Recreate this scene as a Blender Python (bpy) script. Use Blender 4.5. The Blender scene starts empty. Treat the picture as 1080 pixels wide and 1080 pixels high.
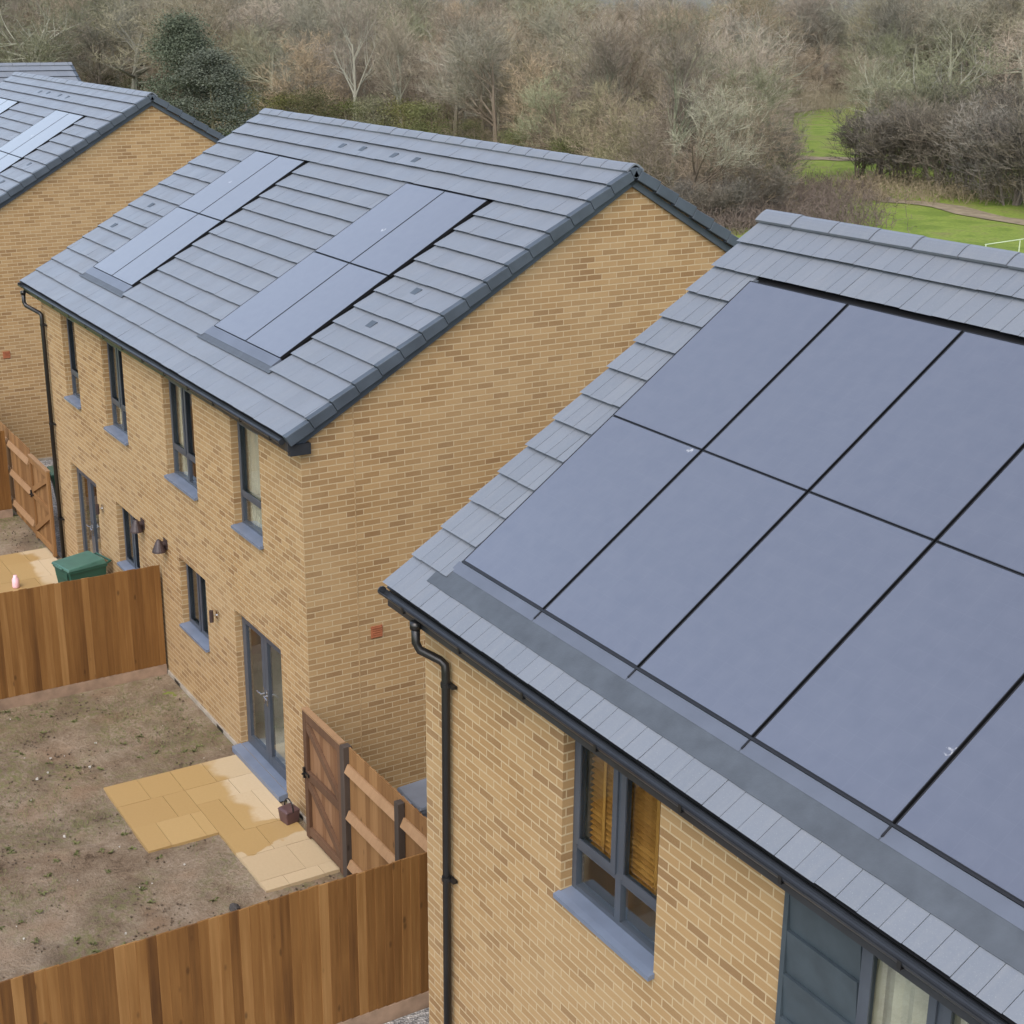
import bpy, math, random
import numpy as np
from mathutils import Vector, Matrix
random.seed(7)
rnd = random.random
def U(a, b): return a + (b - a) * rnd()
S = bpy.context.scene
COL = S.collection
R = math.radians

# ------------------------------------------------------------------ camera
FPX = 1585.769
CAM = np.array([15.48948, -6.60982, 9.81867])
yaw, pit, rol = 1.02157, -0.32313, 0.00911
fw = np.array([-math.sin(yaw)*math.cos(pit), math.cos(yaw)*math.cos(pit), math.sin(pit)])
r_ = np.array([math.cos(yaw), math.sin(yaw), 0.0])
u_ = np.cross(r_, fw)
cr = math.cos(rol)*r_ + math.sin(rol)*u_
cu = -math.sin(rol)*r_ + math.cos(rol)*u_
cd = bpy.data.cameras.new('camera'); cam = bpy.data.objects.new('camera', cd); COL.objects.link(cam)
cam.matrix_world = Matrix(((cr[0], cu[0], -fw[0], CAM[0]), (cr[1], cu[1], -fw[1], CAM[1]), (cr[2], cu[2], -fw[2], CAM[2]), (0, 0, 0, 1)))
cd.sensor_width = 36; cd.lens = FPX/1080*36; cd.clip_end = 3000; cd.clip_start = 0.1
S.camera = cam
def project(P):
    d = np.array(P) - CAM; w = d @ fw
    return 540 + FPX*(d @ cr)/w, 540 - FPX*(d @ cu)/w, w
def ground_at(px, py, z=0.0):
    d = fw + (px-540)/FPX*cr - (py-540)/FPX*cu
    t = (z - CAM[2])/d[2]
    return CAM + t*d

# ------------------------------------------------------------------ materials
class NT:
    def __init__(s, name):
        s.m = bpy.data.materials.new(name); s.m.use_nodes = True
        s.t = s.m.node_tree; s.t.nodes.clear()
        s.out = s.n('ShaderNodeOutputMaterial')
    def n(s, typ, **kw):
        nd = s.t.nodes.new(typ)
        for k, v in kw.items(): setattr(nd, k, v)
        return nd
    def l(s, a, b): s.t.links.new(a, b)
    def setin(s, nd, key, v):
        if hasattr(v, 'default_value') and not isinstance(v, (int, float, tuple)): s.l(v, nd.inputs[key])
        else:
            if isinstance(v, tuple) and len(v) == 3 and nd.inputs[key].type == 'RGBA': v = v + (1,)
            nd.inputs[key].default_value = v
    def math(s, op, a, b=0.0, c=None):
        nd = s.n('ShaderNodeMath', operation=op); s.setin(nd, 0, a); s.setin(nd, 1, b)
        if c is not None: s.setin(nd, 2, c)
        return nd.outputs[0]
    def mix(s, f, a, b, bt='MIX'):
        nd = s.n('ShaderNodeMix', data_type='RGBA', blend_type=bt)
        s.setin(nd, 0, f); s.setin(nd, 6, a); s.setin(nd, 7, b); return nd.outputs[2]
    def noise(s, vec, scale, detail=4, rough=.55, dim='3D'):
        nd = s.n('ShaderNodeTexNoise', noise_dimensions=dim); nd.inputs['Scale'].default_value = scale
        nd.inputs['Detail'].default_value = detail; nd.inputs['Roughness'].default_value = rough
        if vec is not None: s.l(vec, nd.inputs['Vector'])
        return nd.outputs[0]
    def ramp(s, f, stops, interp='LINEAR'):
        nd = s.n('ShaderNodeValToRGB'); e = nd.color_ramp.elements; nd.color_ramp.interpolation = interp
        while len(e) < len(stops): e.new(0.5)
        for el, (p, c) in zip(e, stops):
            el.position = p; el.color = (c + (1,)) if isinstance(c, tuple) else (c, c, c, 1)
        s.l(f, nd.inputs[0]); return nd.outputs[0]
    def pos(s): return s.n('ShaderNodeNewGeometry').outputs['Position']
    def obj(s): return s.n('ShaderNodeTexCoord').outputs['Object']
    def uv(s): return s.n('ShaderNodeTexCoord').outputs['UV']
    def island(s): return s.n('ShaderNodeNewGeometry').outputs['Random Per Island']
    def objrand(s): return s.n('ShaderNodeObjectInfo').outputs['Random']
    def scalev(s, vec, sc):
        nd = s.n('ShaderNodeMapping'); s.l(vec, nd.inputs[0]); nd.inputs['Scale'].default_value = sc; return nd.outputs[0]
    def bump(s, h, strength=.3, dist=.01):
        nd = s.n('ShaderNodeBump'); nd.inputs['Strength'].default_value = strength; nd.inputs['Distance'].default_value = dist
        s.l(h, nd.inputs['Height']); return nd.outputs[0]
    def bsdf(s, col, rough=.7, spec=.5, metal=0, normal=None, **kw):
        nd = s.n('ShaderNodeBsdfPrincipled')
        s.setin(nd, 'Base Color', col); s.setin(nd, 'Roughness', rough); nd.inputs['Metallic'].default_value = metal
        nd.inputs['Specular IOR Level'].default_value = spec
        if normal is not None: s.l(normal, nd.inputs['Normal'])
        for k, v in kw.items(): s.setin(nd, k, v)
        s.l(nd.outputs[0], s.out.inputs[0]); return nd
    def done(s): return s.m

def simple(name, col, rough=.6, spec=.5, metal=0, nscale=8, var=.12, bump=0):
    m = NT(name); n = m.noise(m.obj(), nscale, 5)
    dk = tuple(c*(1-var) for c in col); lt = tuple(min(1, c*(1+var)) for c in col)
    c = m.ramp(n, [(.3, dk), (.7, lt)])
    nm = m.bump(m.noise(m.obj(), nscale*12, 3), bump, .004) if bump else None
    m.bsdf(c, rough, spec, metal, nm); return m.done()

def brick_material(name, stops, mortar, frogged=True):
    m = NT(name)
    sep = m.n('ShaderNodeSeparateXYZ'); m.l(m.uv(), sep.inputs[0])
    u, v = sep.outputs[0], sep.outputs[1]
    wob = m.noise(m.uv(), 9, 2)
    v2 = m.math('ADD', v, m.math('MULTIPLY', m.math('SUBTRACT', wob, .5), .005))
    rv = m.math('DIVIDE', v2, .075); row = m.math('FLOOR', rv); fv = m.math('SUBTRACT', rv, row)
    odd = m.math('FLOORED_MODULO', row, 2.0)
    ru = m.math('ADD', m.math('DIVIDE', u, .225), m.math('MULTIPLY', odd, .5)); colm = m.math('FLOOR', ru); fu = m.math('SUBTRACT', ru, colm)
    cmb = m.n('ShaderNodeCombineXYZ'); m.l(colm, cmb.inputs[0]); m.l(row, cmb.inputs[1])
    wn = m.n('ShaderNodeTexWhiteNoise', noise_dimensions='2D'); m.l(cmb.outputs[0], wn.inputs['Vector'])
    big = m.noise(m.uv(), .8, 3)
    fine = m.noise(m.uv(), 60, 4)
    sel = m.math('ADD', m.math('MULTIPLY', wn.outputs[0], .84), m.math('MULTIPLY', m.math('SUBTRACT', big, .5), .5))
    sel = m.math('ADD', sel, m.math('MULTIPLY', m.math('SUBTRACT', fine, .5), .28))
    bc = m.ramp(sel, stops)
    bc = m.mix(m.math('MULTIPLY', m.math('SUBTRACT', big, .35), .5), bc, (.32, .235, .135), 'MIX')
    eu = m.math('MINIMUM', fu, m.math('SUBTRACT', 1.0, fu)); ev = m.math('MINIMUM', fv, m.math('SUBTRACT', 1.0, fv))
    mu = m.math('LESS_THAN', eu, .024); mv = m.math('LESS_THAN', ev, .092)
    st = m.ramp(m.noise(m.uv(), .45, 5, .6), [(.42, 0.0), (.7, .22)])
    bc = m.mix(st, bc, (.39, .30, .185))
    mask = m.math('MAXIMUM', mu, mv)
    mc = m.mix(m.noise(m.uv(), 25, 3), tuple(c*.82 for c in mortar), mortar)
    col = m.mix(mask, bc, mc)
    h = m.math('ADD', m.math('SUBTRACT', 1.0, mask), m.math('MULTIPLY', fine, .3))
    m.bsdf(col, .88, .25, 0, m.bump(h, .5, .006))
    return m.done()

BR = [(.0, (.215, .125, .056)), (.12, (.262, .160, .072)), (.42, (.300, .188, .085)), (.62, (.325, .208, .097)), (.88, (.350, .232, .112)), (1.0, (.320, .178, .085))]
M = {}
M['brick'] = brick_material('buff brick', BR, (.46, .355, .215))
def tile_mat():
    m = NT('slate grey concrete tile')
    isl = m.island(); n = m.noise(m.obj(), 2.2, 5); f = m.noise(m.obj(), 45, 3)
    a = m.ramp(isl, [(0, (.126, .146, .178)), (.5, (.137, .157, .191)), (1, (.148, .168, .201))])
    a = m.mix(m.math('MULTIPLY', n, .35), a, (.120, .128, .142))
    a = m.mix(m.math('MULTIPLY', f, .35), a, (.20, .21, .22))
    a = m.mix(m.ramp(m.noise(m.obj(), 130, 2), [(.62, 0.0), (.72, .5)]), a, (.28, .29, .29))
    streak = m.noise(m.scalev(m.obj(), (9, 1.2, 1.2)), 1.6, 4)
    a = m.mix(m.math('MULTIPLY', m.ramp(streak, [(.5, 0.0), (.75, 1.0)]), .22), a, (.22, .225, .23))
    m.bsdf(a, m.ramp(n, [(.3, .34), (.7, .46)]), .55, 0, m.bump(f, .12, .003)); return m.done()
M['tile'] = tile_mat()
M['verge'] = simple('dark slate trim', (.052, .066, .084), .5, .5, 0, 3, .2)
M['black'] = simple('black plastic', (.010, .010, .011), .35, .5, 0, 5, .2)
M['gutter'] = simple('dark grey gutter', (.022, .025, .030), .3, .5, 0, 5, .2)
M['frame'] = simple('anthracite frame', (.055, .066, .085), .35, .5, 0, 4, .1)
M['sill'] = simple('blue grey metal sill', (.125, .155, .215), .38, .5, 0, 4, .1)
M['clad'] = simple('dark grey cladding board', (.040, .055, .068), .5, .5, 0, 6, .15)
M['lead'] = simple('lead flashing', (.058, .068, .082), .5, .5, 0, 6, .18, .2)
M['tray'] = simple('grey tray metal', (.092, .106, .138), .35, .5, 0, 3, .1)
M['plaster'] = simple('indoor plaster', (.55, .53, .48), .9, .2, 0, 2, .08)
M['curtain'] = simple('pale curtain cloth', (.42, .38, .30), .9, .2, 0, 6, .1)
M['teal'] = simple('pale paper', (.75, .75, .78), .9, .2, 0, 6, .1)
M['chrome'] = simple('brushed handle metal', (.62, .62, .62), .25, .5, 1, 6, .05)
M['conc'] = simple('pale concrete', (.30, .27, .225), .9, .25, 0, 5, .2, .3)
M['joint'] = simple('buff sealant', (.34, .235, .125), .9, .25, 0, 5, .15)
M['gboard'] = simple('weathered gravel board', (.24, .165, .115), .85, .25, 0, 5, .25, .3)
M['green'] = simple('green bin plastic', (.018, .075, .052), .4, .5, 0, 3, .2)
M['greenlid'] = simple('green bin lid plastic', (.048, .120, .092), .4, .5, 0, 3, .2)
M['greylid'] = simple('grey bin plastic', (.13, .15, .185), .45, .5, 0, 3, .15)
M['caddy'] = simple('brown caddy plastic', (.085, .045, .045), .5, .5, 0, 6, .2)
M['cowl'] = simple('dark brown cowl plastic', (.035, .022, .022), .45, .5, 0, 6, .2)
M['terra'] = simple('terracotta vent', (.30, .105, .05), .85, .3, 0, 8, .15)
M['pink'] = simple('pink plastic', (.80, .50, .55), .4, .5, 0, 8, .05)
M['white'] = simple('white painted metal', (.48, .55, .38), .5, .5, 0, 8, .05)
M['stone'] = simple('dark stone', (.055, .05, .048), .9, .3, 0, 20, .3, .4)
M['pale'] = simple('pale stone', (.42, .40, .36), .9, .3, 0, 20, .3, .3)
M['clod'] = simple('soil clod', (.10, .075, .053), .95, .2, 0, 20, .3, .3)
def panel_mat():
    m = NT('dark solar glass')
    sep = m.n('ShaderNodeSeparateXYZ'); m.l(m.uv(), sep.inputs[0])
    def line(o, step, w):
        d = m.math('DIVIDE', o, step); f = m.math('SUBTRACT', d, m.math('FLOOR', d))
        return m.math('LESS_THAN', m.math('MINIMUM', f, m.math('SUBTRACT', 1.0, f)), w)
    ln = m.math('MAXIMUM', line(sep.outputs[0], .19, .012), line(sep.outputs[1], .17, .012))
    n = m.noise(m.obj(), .9, 4); nf = m.noise(m.obj(), 7, 4)
    c = m.mix(m.math('MULTIPLY', ln, .22), (.068, .077, .110), (.10, .11, .14))
    dust = m.ramp(nf, [(.3, 0.02), (.8, .07)])
    c = m.mix(dust, c, (.33, .34, .37))
    # a few bird-dropping specks
    vor = m.n('ShaderNodeTexVoronoi'); vor.inputs['Scale'].default_value = 1.15; m.l(m.obj(), vor.inputs['Vector'])
    sp = m.math('MULTIPLY', m.math('LESS_THAN', vor.outputs['Distance'], .05), m.ramp(m.noise(m.obj(), 26, 4), [(.5, 0.0), (.62, .45)]))
    c = m.mix(sp, c, (.6, .6, .6))
    m.bsdf(c, m.ramp(n, [(.3, .10), (.7, .16)]), .5, 0, None, **{'IOR': 2.3, 'Sheen Weight': .5, 'Sheen Roughness': .4}); return m.done()
M['panel'] = panel_mat()
def glass_mat():
    m = NT('window glass')
    fr = m.n('ShaderNodeFresnel'); fr.inputs[0].default_value = 1.6; gbf = m.n('ShaderNodeNewGeometry').outputs['Backfacing']
    tr = m.n('ShaderNodeBsdfTransparent'); tr.inputs[0].default_value = (.93, .96, .95, 1)
    gl = m.n('ShaderNodeBsdfGlossy'); gl.inputs['Roughness'].default_value = .015; gl.inputs[0].default_value = (.95, .97, 1, 1)
    mx = m.n('ShaderNodeMixShader'); m.l(m.math('MULTIPLY', m.math('MULTIPLY', fr.outputs[0], 1.5), m.math('SUBTRACT', 1.0, gbf)), mx.inputs[0]); m.l(tr.outputs[0], mx.inputs[1]); m.l(gl.outputs[0], mx.inputs[2])
    m.l(mx.outputs[0], m.out.inputs[0]); return m.done()
M['glass'] = glass_mat()
def wood(name, stops, sc=1.0, rough=.8, knots=True):
    m = NT(name)
    o = m.obj(); isl = m.island()
    off = m.n('ShaderNodeVectorMath', operation='ADD'); m.l(o, off.inputs[0])
    cmb = m.n('ShaderNodeCombineXYZ'); m.l(m.math('MULTIPLY', isl, 37.0), cmb.inputs[0]); m.l(m.math('MULTIPLY', isl, 11.0), cmb.inputs[2]); m.l(cmb.outputs[0], off.inputs[1])
    g = m.noise(m.scalev(off.outputs[0], (22, 22, 1.1)), 1.0*sc, 5, .6)
    blot = m.noise(m.scalev(off.outputs[0], (3, 3, .8)), 1.0, 3)
    k = m.math('ADD', m.math('MULTIPLY', g, .45), m.math('ADD', m.math('MULTIPLY', isl, .42), m.math('MULTIPLY', blot, .25)))
    c = m.ramp(k, stops)
    if knots:
        vor = m.n('ShaderNodeTexVoronoi'); vor.inputs['Scale'].default_value = 3.2; m.l(m.scalev(off.outputs[0], (1.6, 1.6, .7)), vor.inputs['Vector'])
        kn = m.ramp(vor.outputs['Distance'], [(.05, 1.0), (.13, 0.0)])
        c = m.mix(m.math('MULTIPLY', kn, .55), c, tuple(x*.35 for x in stops[0][1]))
    m.bsdf(c, rough, .3, 0, m.bump(g, .35, .004)); return m.done()
M['fence'] = wood('stained fence timber', [(.24, (.055, .022, .006)), (.44, (.135, .060, .015)), (.62, (.200, .096, .027)), (.86, (.30, .165, .06))])
M['fenceback'] = wood('newer fence timber', [(.25, (.12, .055, .018)), (.5, (.19, .095, .034)), (.8, (.26, .14, .055)), (1, (.32, .18, .08))])
M['rail'] = wood('sawn rail timber', [(.25, (.17, .095, .045)), (.6, (.26, .155, .08)), (1, (.34, .21, .115))])
M['post'] = wood('dark creosoted post', [(.25, (.030, .024, .020)), (.6, (.060, .045, .036)), (1, (.10, .075, .06))])
M['gateboard'] = wood('gate board timber', [(.25, (.12, .055, .026)), (.6, (.20, .105, .05)), (1, (.27, .155, .085))])
M['gate'] = wood('brown gate timber', [(.25, (.06, .030, .017)), (.6, (.105, .056, .031)), (1, (.16, .09, .052))])
M['blind'] = wood('orange wood blind', [(.2, (.20, .085, .016)), (.6, (.33, .155, .032)), (1, (.42, .21, .05))], 1, .5, False)
def slab_mat():
    m = NT('sandstone paving')
    isl = m.island(); p = m.pos(); n = m.noise(p, 1.7, 4); f = m.noise(p, 30, 4)
    dry = m.ramp(m.math('ADD', m.math('MULTIPLY', isl, .6), m.math('MULTIPLY', f, .4)), [(.1, (.36, .275, .165)), (.6, (.43, .335, .21)), (1, (.48, .385, .26))])
    wet = m.ramp(m.math('ADD', m.math('MULTIPLY', isl, .5), m.math('MULTIPLY', f, .5)), [(.1, (.315, .205, .082)), (.6, (.35, .235, .098)), (1, (.385, .265, .118))])
    sep = m.n('ShaderNodeSeparateXYZ'); m.l(p, sep.inputs[0])
    # the rain-wet stain lies away from the wall
    y = m.math('ADD', sep.outputs[1], m.math('MULTIPLY', m.math('SUBTRACT', n, .5), .9))
    y = m.math('ADD', y, m.math('MULTIPLY', m.math('SUBTRACT', isl, .5), .34))
    k1 = m.ramp(m.math('MULTIPLY', y, -1.0), [(.44, 0.0), (.56, 1.0)])
    x = m.math('ADD', sep.outputs[0], m.math('MULTIPLY', m.math('SUBTRACT', n, .5), .9))
    k2 = m.math('LESS_THAN', x, .16)
    band = m.math('MULTIPLY', m.math('GREATER_THAN', x, -.50), m.math('LESS_THAN', x, .12))
    k = m.math('MULTIPLY', m.math('MAXIMUM', k1, m.math('MULTIPLY', band, .95)), k2)
    c = m.mix(k, dry, wet)
    m.bsdf(c, m.mix(k, (.85, .85, .85), (.45, .45, .45)), .4, 0, m.bump(f, .25, .004)); return m.done()
M['slab'] = slab_mat()
def soil_mat():
    m = NT('muddy soil')
    p = m.pos(); n = m.noise(p, .55, 4); n2 = m.noise(p, 3.2, 5, .65); f = m.noise(p, 26, 5, .7)
    k = m.math('ADD', m.math('MULTIPLY', n, .45), m.math('ADD', m.math('MULTIPLY', n2, .35), m.math('MULTIPLY', f, .35)))
    c = m.ramp(k, [(.41, (.062, .041, .026)), (.48, (.148, .106, .070)), (.56, (.205, .156, .109)), (.66, (.29, .235, .175))])
    damp = m.ramp(m.noise(p, .75, 5, .6), [(.50, 0.0), (.62, .6)])
    c = m.mix(damp, c, (.105, .078, .054))
    red = m.ramp(m.noise(p, 1.1, 3), [(.52, 0.0), (.68, .55)])
    c = m.mix(m.math('MULTIPLY', red, m.math('ADD', f, .2)), c, (.19, .105, .052))
    gm = m.math('MULTIPLY', m.ramp(m.noise(p, .8, 4), [(.44, 0.0), (.60, .8)]), m.ramp(m.noise(p, 14, 4), [(.45, 0.0), (.6, 1.0)]))
    c = m.mix(gm, c, (.14, .14, .055))
    m.bsdf(c, .95, .2, 0, m.bump(f, 1.0, .035)); return m.done()
M['soil'] = soil_mat()
def field_mat():
    m = NT('winter grass')
    p = m.pos(); n = m.noise(p, .06, 4); n2 = m.noise(p, .5, 5); f = m.noise(p, 6, 4)
    c = m.ramp(m.math('ADD', m.math('MULTIPLY', n, .5), m.math('MULTIPLY', n2, .5)), [(.42, (.115, .165, .022)), (.49, (.165, .220, .034)), (.56, (.165, .175, .050)), (.63, (.175, .145, .070))])
    c = m.mix(m.ramp(f, [(.4, 0.0), (.7, .5)]), c, (.075, .10, .025))
    m.bsdf(c, .95, .2, 0, m.bump(f, .6, .05)); return m.done()
M['field'] = field_mat()
M['grassblade'] = simple('grass blades', (.135, .145, .06), .9, .2, 0, 3, .35)
M['dirt'] = simple('trodden dirt', (.20, .165, .11), .95, .2, 0, 1.5, .3, .3)
def gravel_mat():
    m = NT('grey gravel')
    p = m.pos(); vor = m.n('ShaderNodeTexVoronoi'); vor.inputs['Scale'].default_value = 34; m.l(p, vor.inputs['Vector'])
    c = m.ramp(vor.outputs['Color'], [(.1, (.12, .12, .125)), (.5, (.24, .235, .23)), (.9, (.42, .41, .40))])
    m.bsdf(c, .9, .3, 0, m.bump(vor.outputs['Distance'], 1.0, .02)); return m.done()
M['gravel'] = gravel_mat()
def twig_mat(name, a, b, var=.38):
    m = NT(name); r = m.objrand(); n = m.noise(m.obj(), .5, 3)
    c = m.mix(n, a, b)
    c = m.mix(m.ramp(m.math('FRACT', m.math('MULTIPLY', r, 3.7)), [(.55, 0.0), (1, .55)]), c, tuple(q*w for q, w in zip(b, (.62, .78, .62))))
    hv = m.n('ShaderNodeHueSaturation'); m.l(c, hv.inputs['Color'])
    m.l(m.math('ADD', m.math('MULTIPLY', r, var*2), 1-var), hv.inputs['Value'])
    m.l(m.math('ADD', m.math('MULTIPLY', m.math('FRACT', m.math('MULTIPLY', r, 7.3)), .5), .72), hv.inputs['Saturation'])
    m.bsdf(hv.outputs[0], .9, .2); return m.done()
M['bark_grey'] = twig_mat('grey lichen bark', (.185, .180, .135), (.28, .27, .205))
M['bark_brown'] = twig_mat('brown bark', (.125, .10, .075), (.20, .165, .125))
M['twig_grey'] = twig_mat('grey green twigs', (.175, .165, .116), (.258, .240, .178))
M['twig_brown'] = twig_mat('red brown twigs', (.195, .158, .112), (.285, .236, .175))
M['twig_dark'] = twig_mat('dark twigs', (.105, .096, .076), (.18, .16, .13))
M['leaf_olive'] = twig_mat('olive leaves', (.085, .090, .040), (.155, .150, .075))
M['leaf_dark'] = twig_mat('dark evergreen leaves', (.075, .098, .068), (.145, .165, .112), .2)
M['bramble'] = twig_mat('bramble stems', (.15, .11, .085), (.24, .185, .145))

# ------------------------------------------------------------------ mesh builder
class MB:
    def __init__(s): s.v = []; s.f = []; s.uv = []
    def face(s, pts, uv=None):
        i = len(s.v); s.v += [tuple(p) for p in pts]; s.f.append(tuple(range(i, i+len(pts))))
        s.uv.append(uv if uv else [(0, 0)]*len(pts))
    def hexa(s, p, uv=None):   # p: 8 points, 0-3 bottom ccw, 4-7 top ccw; shared verts
        i = len(s.v); s.v += [tuple(q) for q in p]
        for a in ((3, 2, 1, 0), (4, 5, 6, 7), (0, 1, 5, 4), (1, 2, 6, 5), (2, 3, 7, 6), (3, 0, 4, 7)):
            s.f.append(tuple(i+k for k in a)); s.uv.append([(0, 0)]*4)
        return s
    def box(s, x0, x1, y0, y1, z0, z1, T=None):
        p = [(x0, y0, z0), (x1, y0, z0), (x1, y1, z0), (x0, y1, z0), (x0, y0, z1), (x1, y0, z1), (x1, y1, z1), (x0, y1, z1)]
        if T: p = [T(*q) for q in p]
        return s.hexa(p)
    def tube(s, pts, rad, n=8, cap=True):
        pts = [Vector(p) for p in pts]
        if not isinstance(rad, (list, tuple)): rad = [rad]*len(pts)
        i0 = len(s.v); prev = None
        for k, p in enumerate(pts):
            d = (pts[min(k+1, len(pts)-1)] - pts[max(k-1, 0)]).normalized()
            if prev is None:
                a = Vector((0, 0, 1)) if abs(d.z) < .9 else Vector((1, 0, 0))
                e = d.cross(a).normalized()
            else: e = (prev - d*prev.dot(d)).normalized()
            prev = e; g = d.cross(e)
            for j in range(n):
                t = 2*math.pi*j/n; q = p + (e*math.cos(t) + g*math.sin(t))*rad[k]; s.v.append(tuple(q))
        for k in range(len(pts)-1):
            for j in range(n):
                a = i0+k*n+j; b = i0+k*n+(j+1) % n; s.f.append((a, b, b+n, a+n)); s.uv.append([(0, 0)]*4)
        if cap and n > 2:
            s.f.append(tuple(i0+j for j in reversed(range(n)))); s.uv.append([(0, 0)]*n)
            e0 = i0+(len(pts)-1)*n; s.f.append(tuple(e0+j for j in range(n))); s.uv.append([(0, 0)]*n)
        return s
    def lathe(s, c, prof, n=16, axis='z'):
        i0 = len(s.v)
        for r, h in prof:
            for j in range(n):
                t = 2*math.pi*j/n; a, b = r*math.cos(t), r*math.sin(t)
                s.v.append((c[0]+a, c[1]+b, c[2]+h) if axis == 'z' else (c[0]+a, c[1]+h, c[2]+b))
        for k in range(len(prof)-1):
            for j in range(n):
                a = i0+k*n+j; b = i0+k*n+(j+1) % n; s.f.append((a, b, b+n, a+n)); s.uv.append([(0, 0)]*4)
        return s
    def build(s, name, mat, parent=None, bevel=0, smooth=False):
        off = Vector((0, 0, 0))
        me = bpy.data.meshes.new(name); me.from_pydata(s.v, [], s.f)
        ul = me.uv_layers.new(name='UVMap')
        flat = [c for f in s.uv for p in f for c in p]; ul.data.foreach_set('uv', flat)
        me.materials.append(mat)
        o = bpy.data.objects.new(name, me); COL.objects.link(o)
        if parent is not None: o.parent = parent
        if smooth:
            me.polygons.foreach_set('use_smooth', [True]*len(me.polygons))
        if bevel:
            b = o.modifiers.new('bevel', 'BEVEL'); b.width = bevel; b.segments = 2; b.limit_method = 'ANGLE'; b.angle_limit = R(40)
        me.update(); return o

def tag(o, label=None, cat=None, group=None, kind=None):
    if label: o['label'] = label
    if cat: o['category'] = cat
    if group: o['group'] = group
    if kind: o['kind'] = kind
    return o
def empty(name, loc=(0, 0, 0), rz=0):
    o = bpy.data.objects.new(name, None); COL.objects.link(o); o.location = loc; o.rotation_euler = (0, 0, rz); o.empty_display_size = .2
    return o
def copy_tree(o, parent=None):
    c = o.copy(); COL.objects.link(c)
    if parent is not None: c.parent = parent
    for ch in [x for x in o.children]: copy_tree(ch, c)
    return c

# ------------------------------------------------------------------ house parts (local coords: x along facade, y into house, z up)
def wall_rects(mb, x0, x1, z0, z1, ops, y, depth):
    xs = sorted({x0, x1, *[o[0] for o in ops], *[o[1] for o in ops]})
    zs = sorted({z0, z1, *[o[2] for o in ops], *[o[3] for o in ops]})
    for a, b in zip(xs, xs[1:]):
        for c, d in zip(zs, zs[1:]):
            mx, mz = (a+b)/2, (c+d)/2
            if any(o[0] < mx < o[1] and o[2] < mz < o[3] for o in ops): continue
            mb.face([(a, y, c), (b, y, c), (b, y, d), (a, y, d)], [(a, c), (b, c), (b, d), (a, d)])
    for a, b, c, d in ops:
        Y = y+depth
        mb.face([(a, y, c), (a, y, d), (a, Y, d), (a, Y, c)], [(a, c), (a, d), (a+depth, d), (a+depth, c)])
        mb.face([(b, y, d), (b, y, c), (b, Y, c), (b, Y, d)], [(b, d), (b, c), (b-depth, c), (b-depth, d)])
        mb.face([(a, y, d), (b, y, d), (b, Y, d), (a, Y, d)], [(a, d), (b, d), (b, d+depth), (a, d+depth)])
        mb.face([(b, y, c), (a, y, c), (a, Y, c), (b, Y, c)], [(b, c), (a, c), (a, c-depth), (b, c-depth)])

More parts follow.
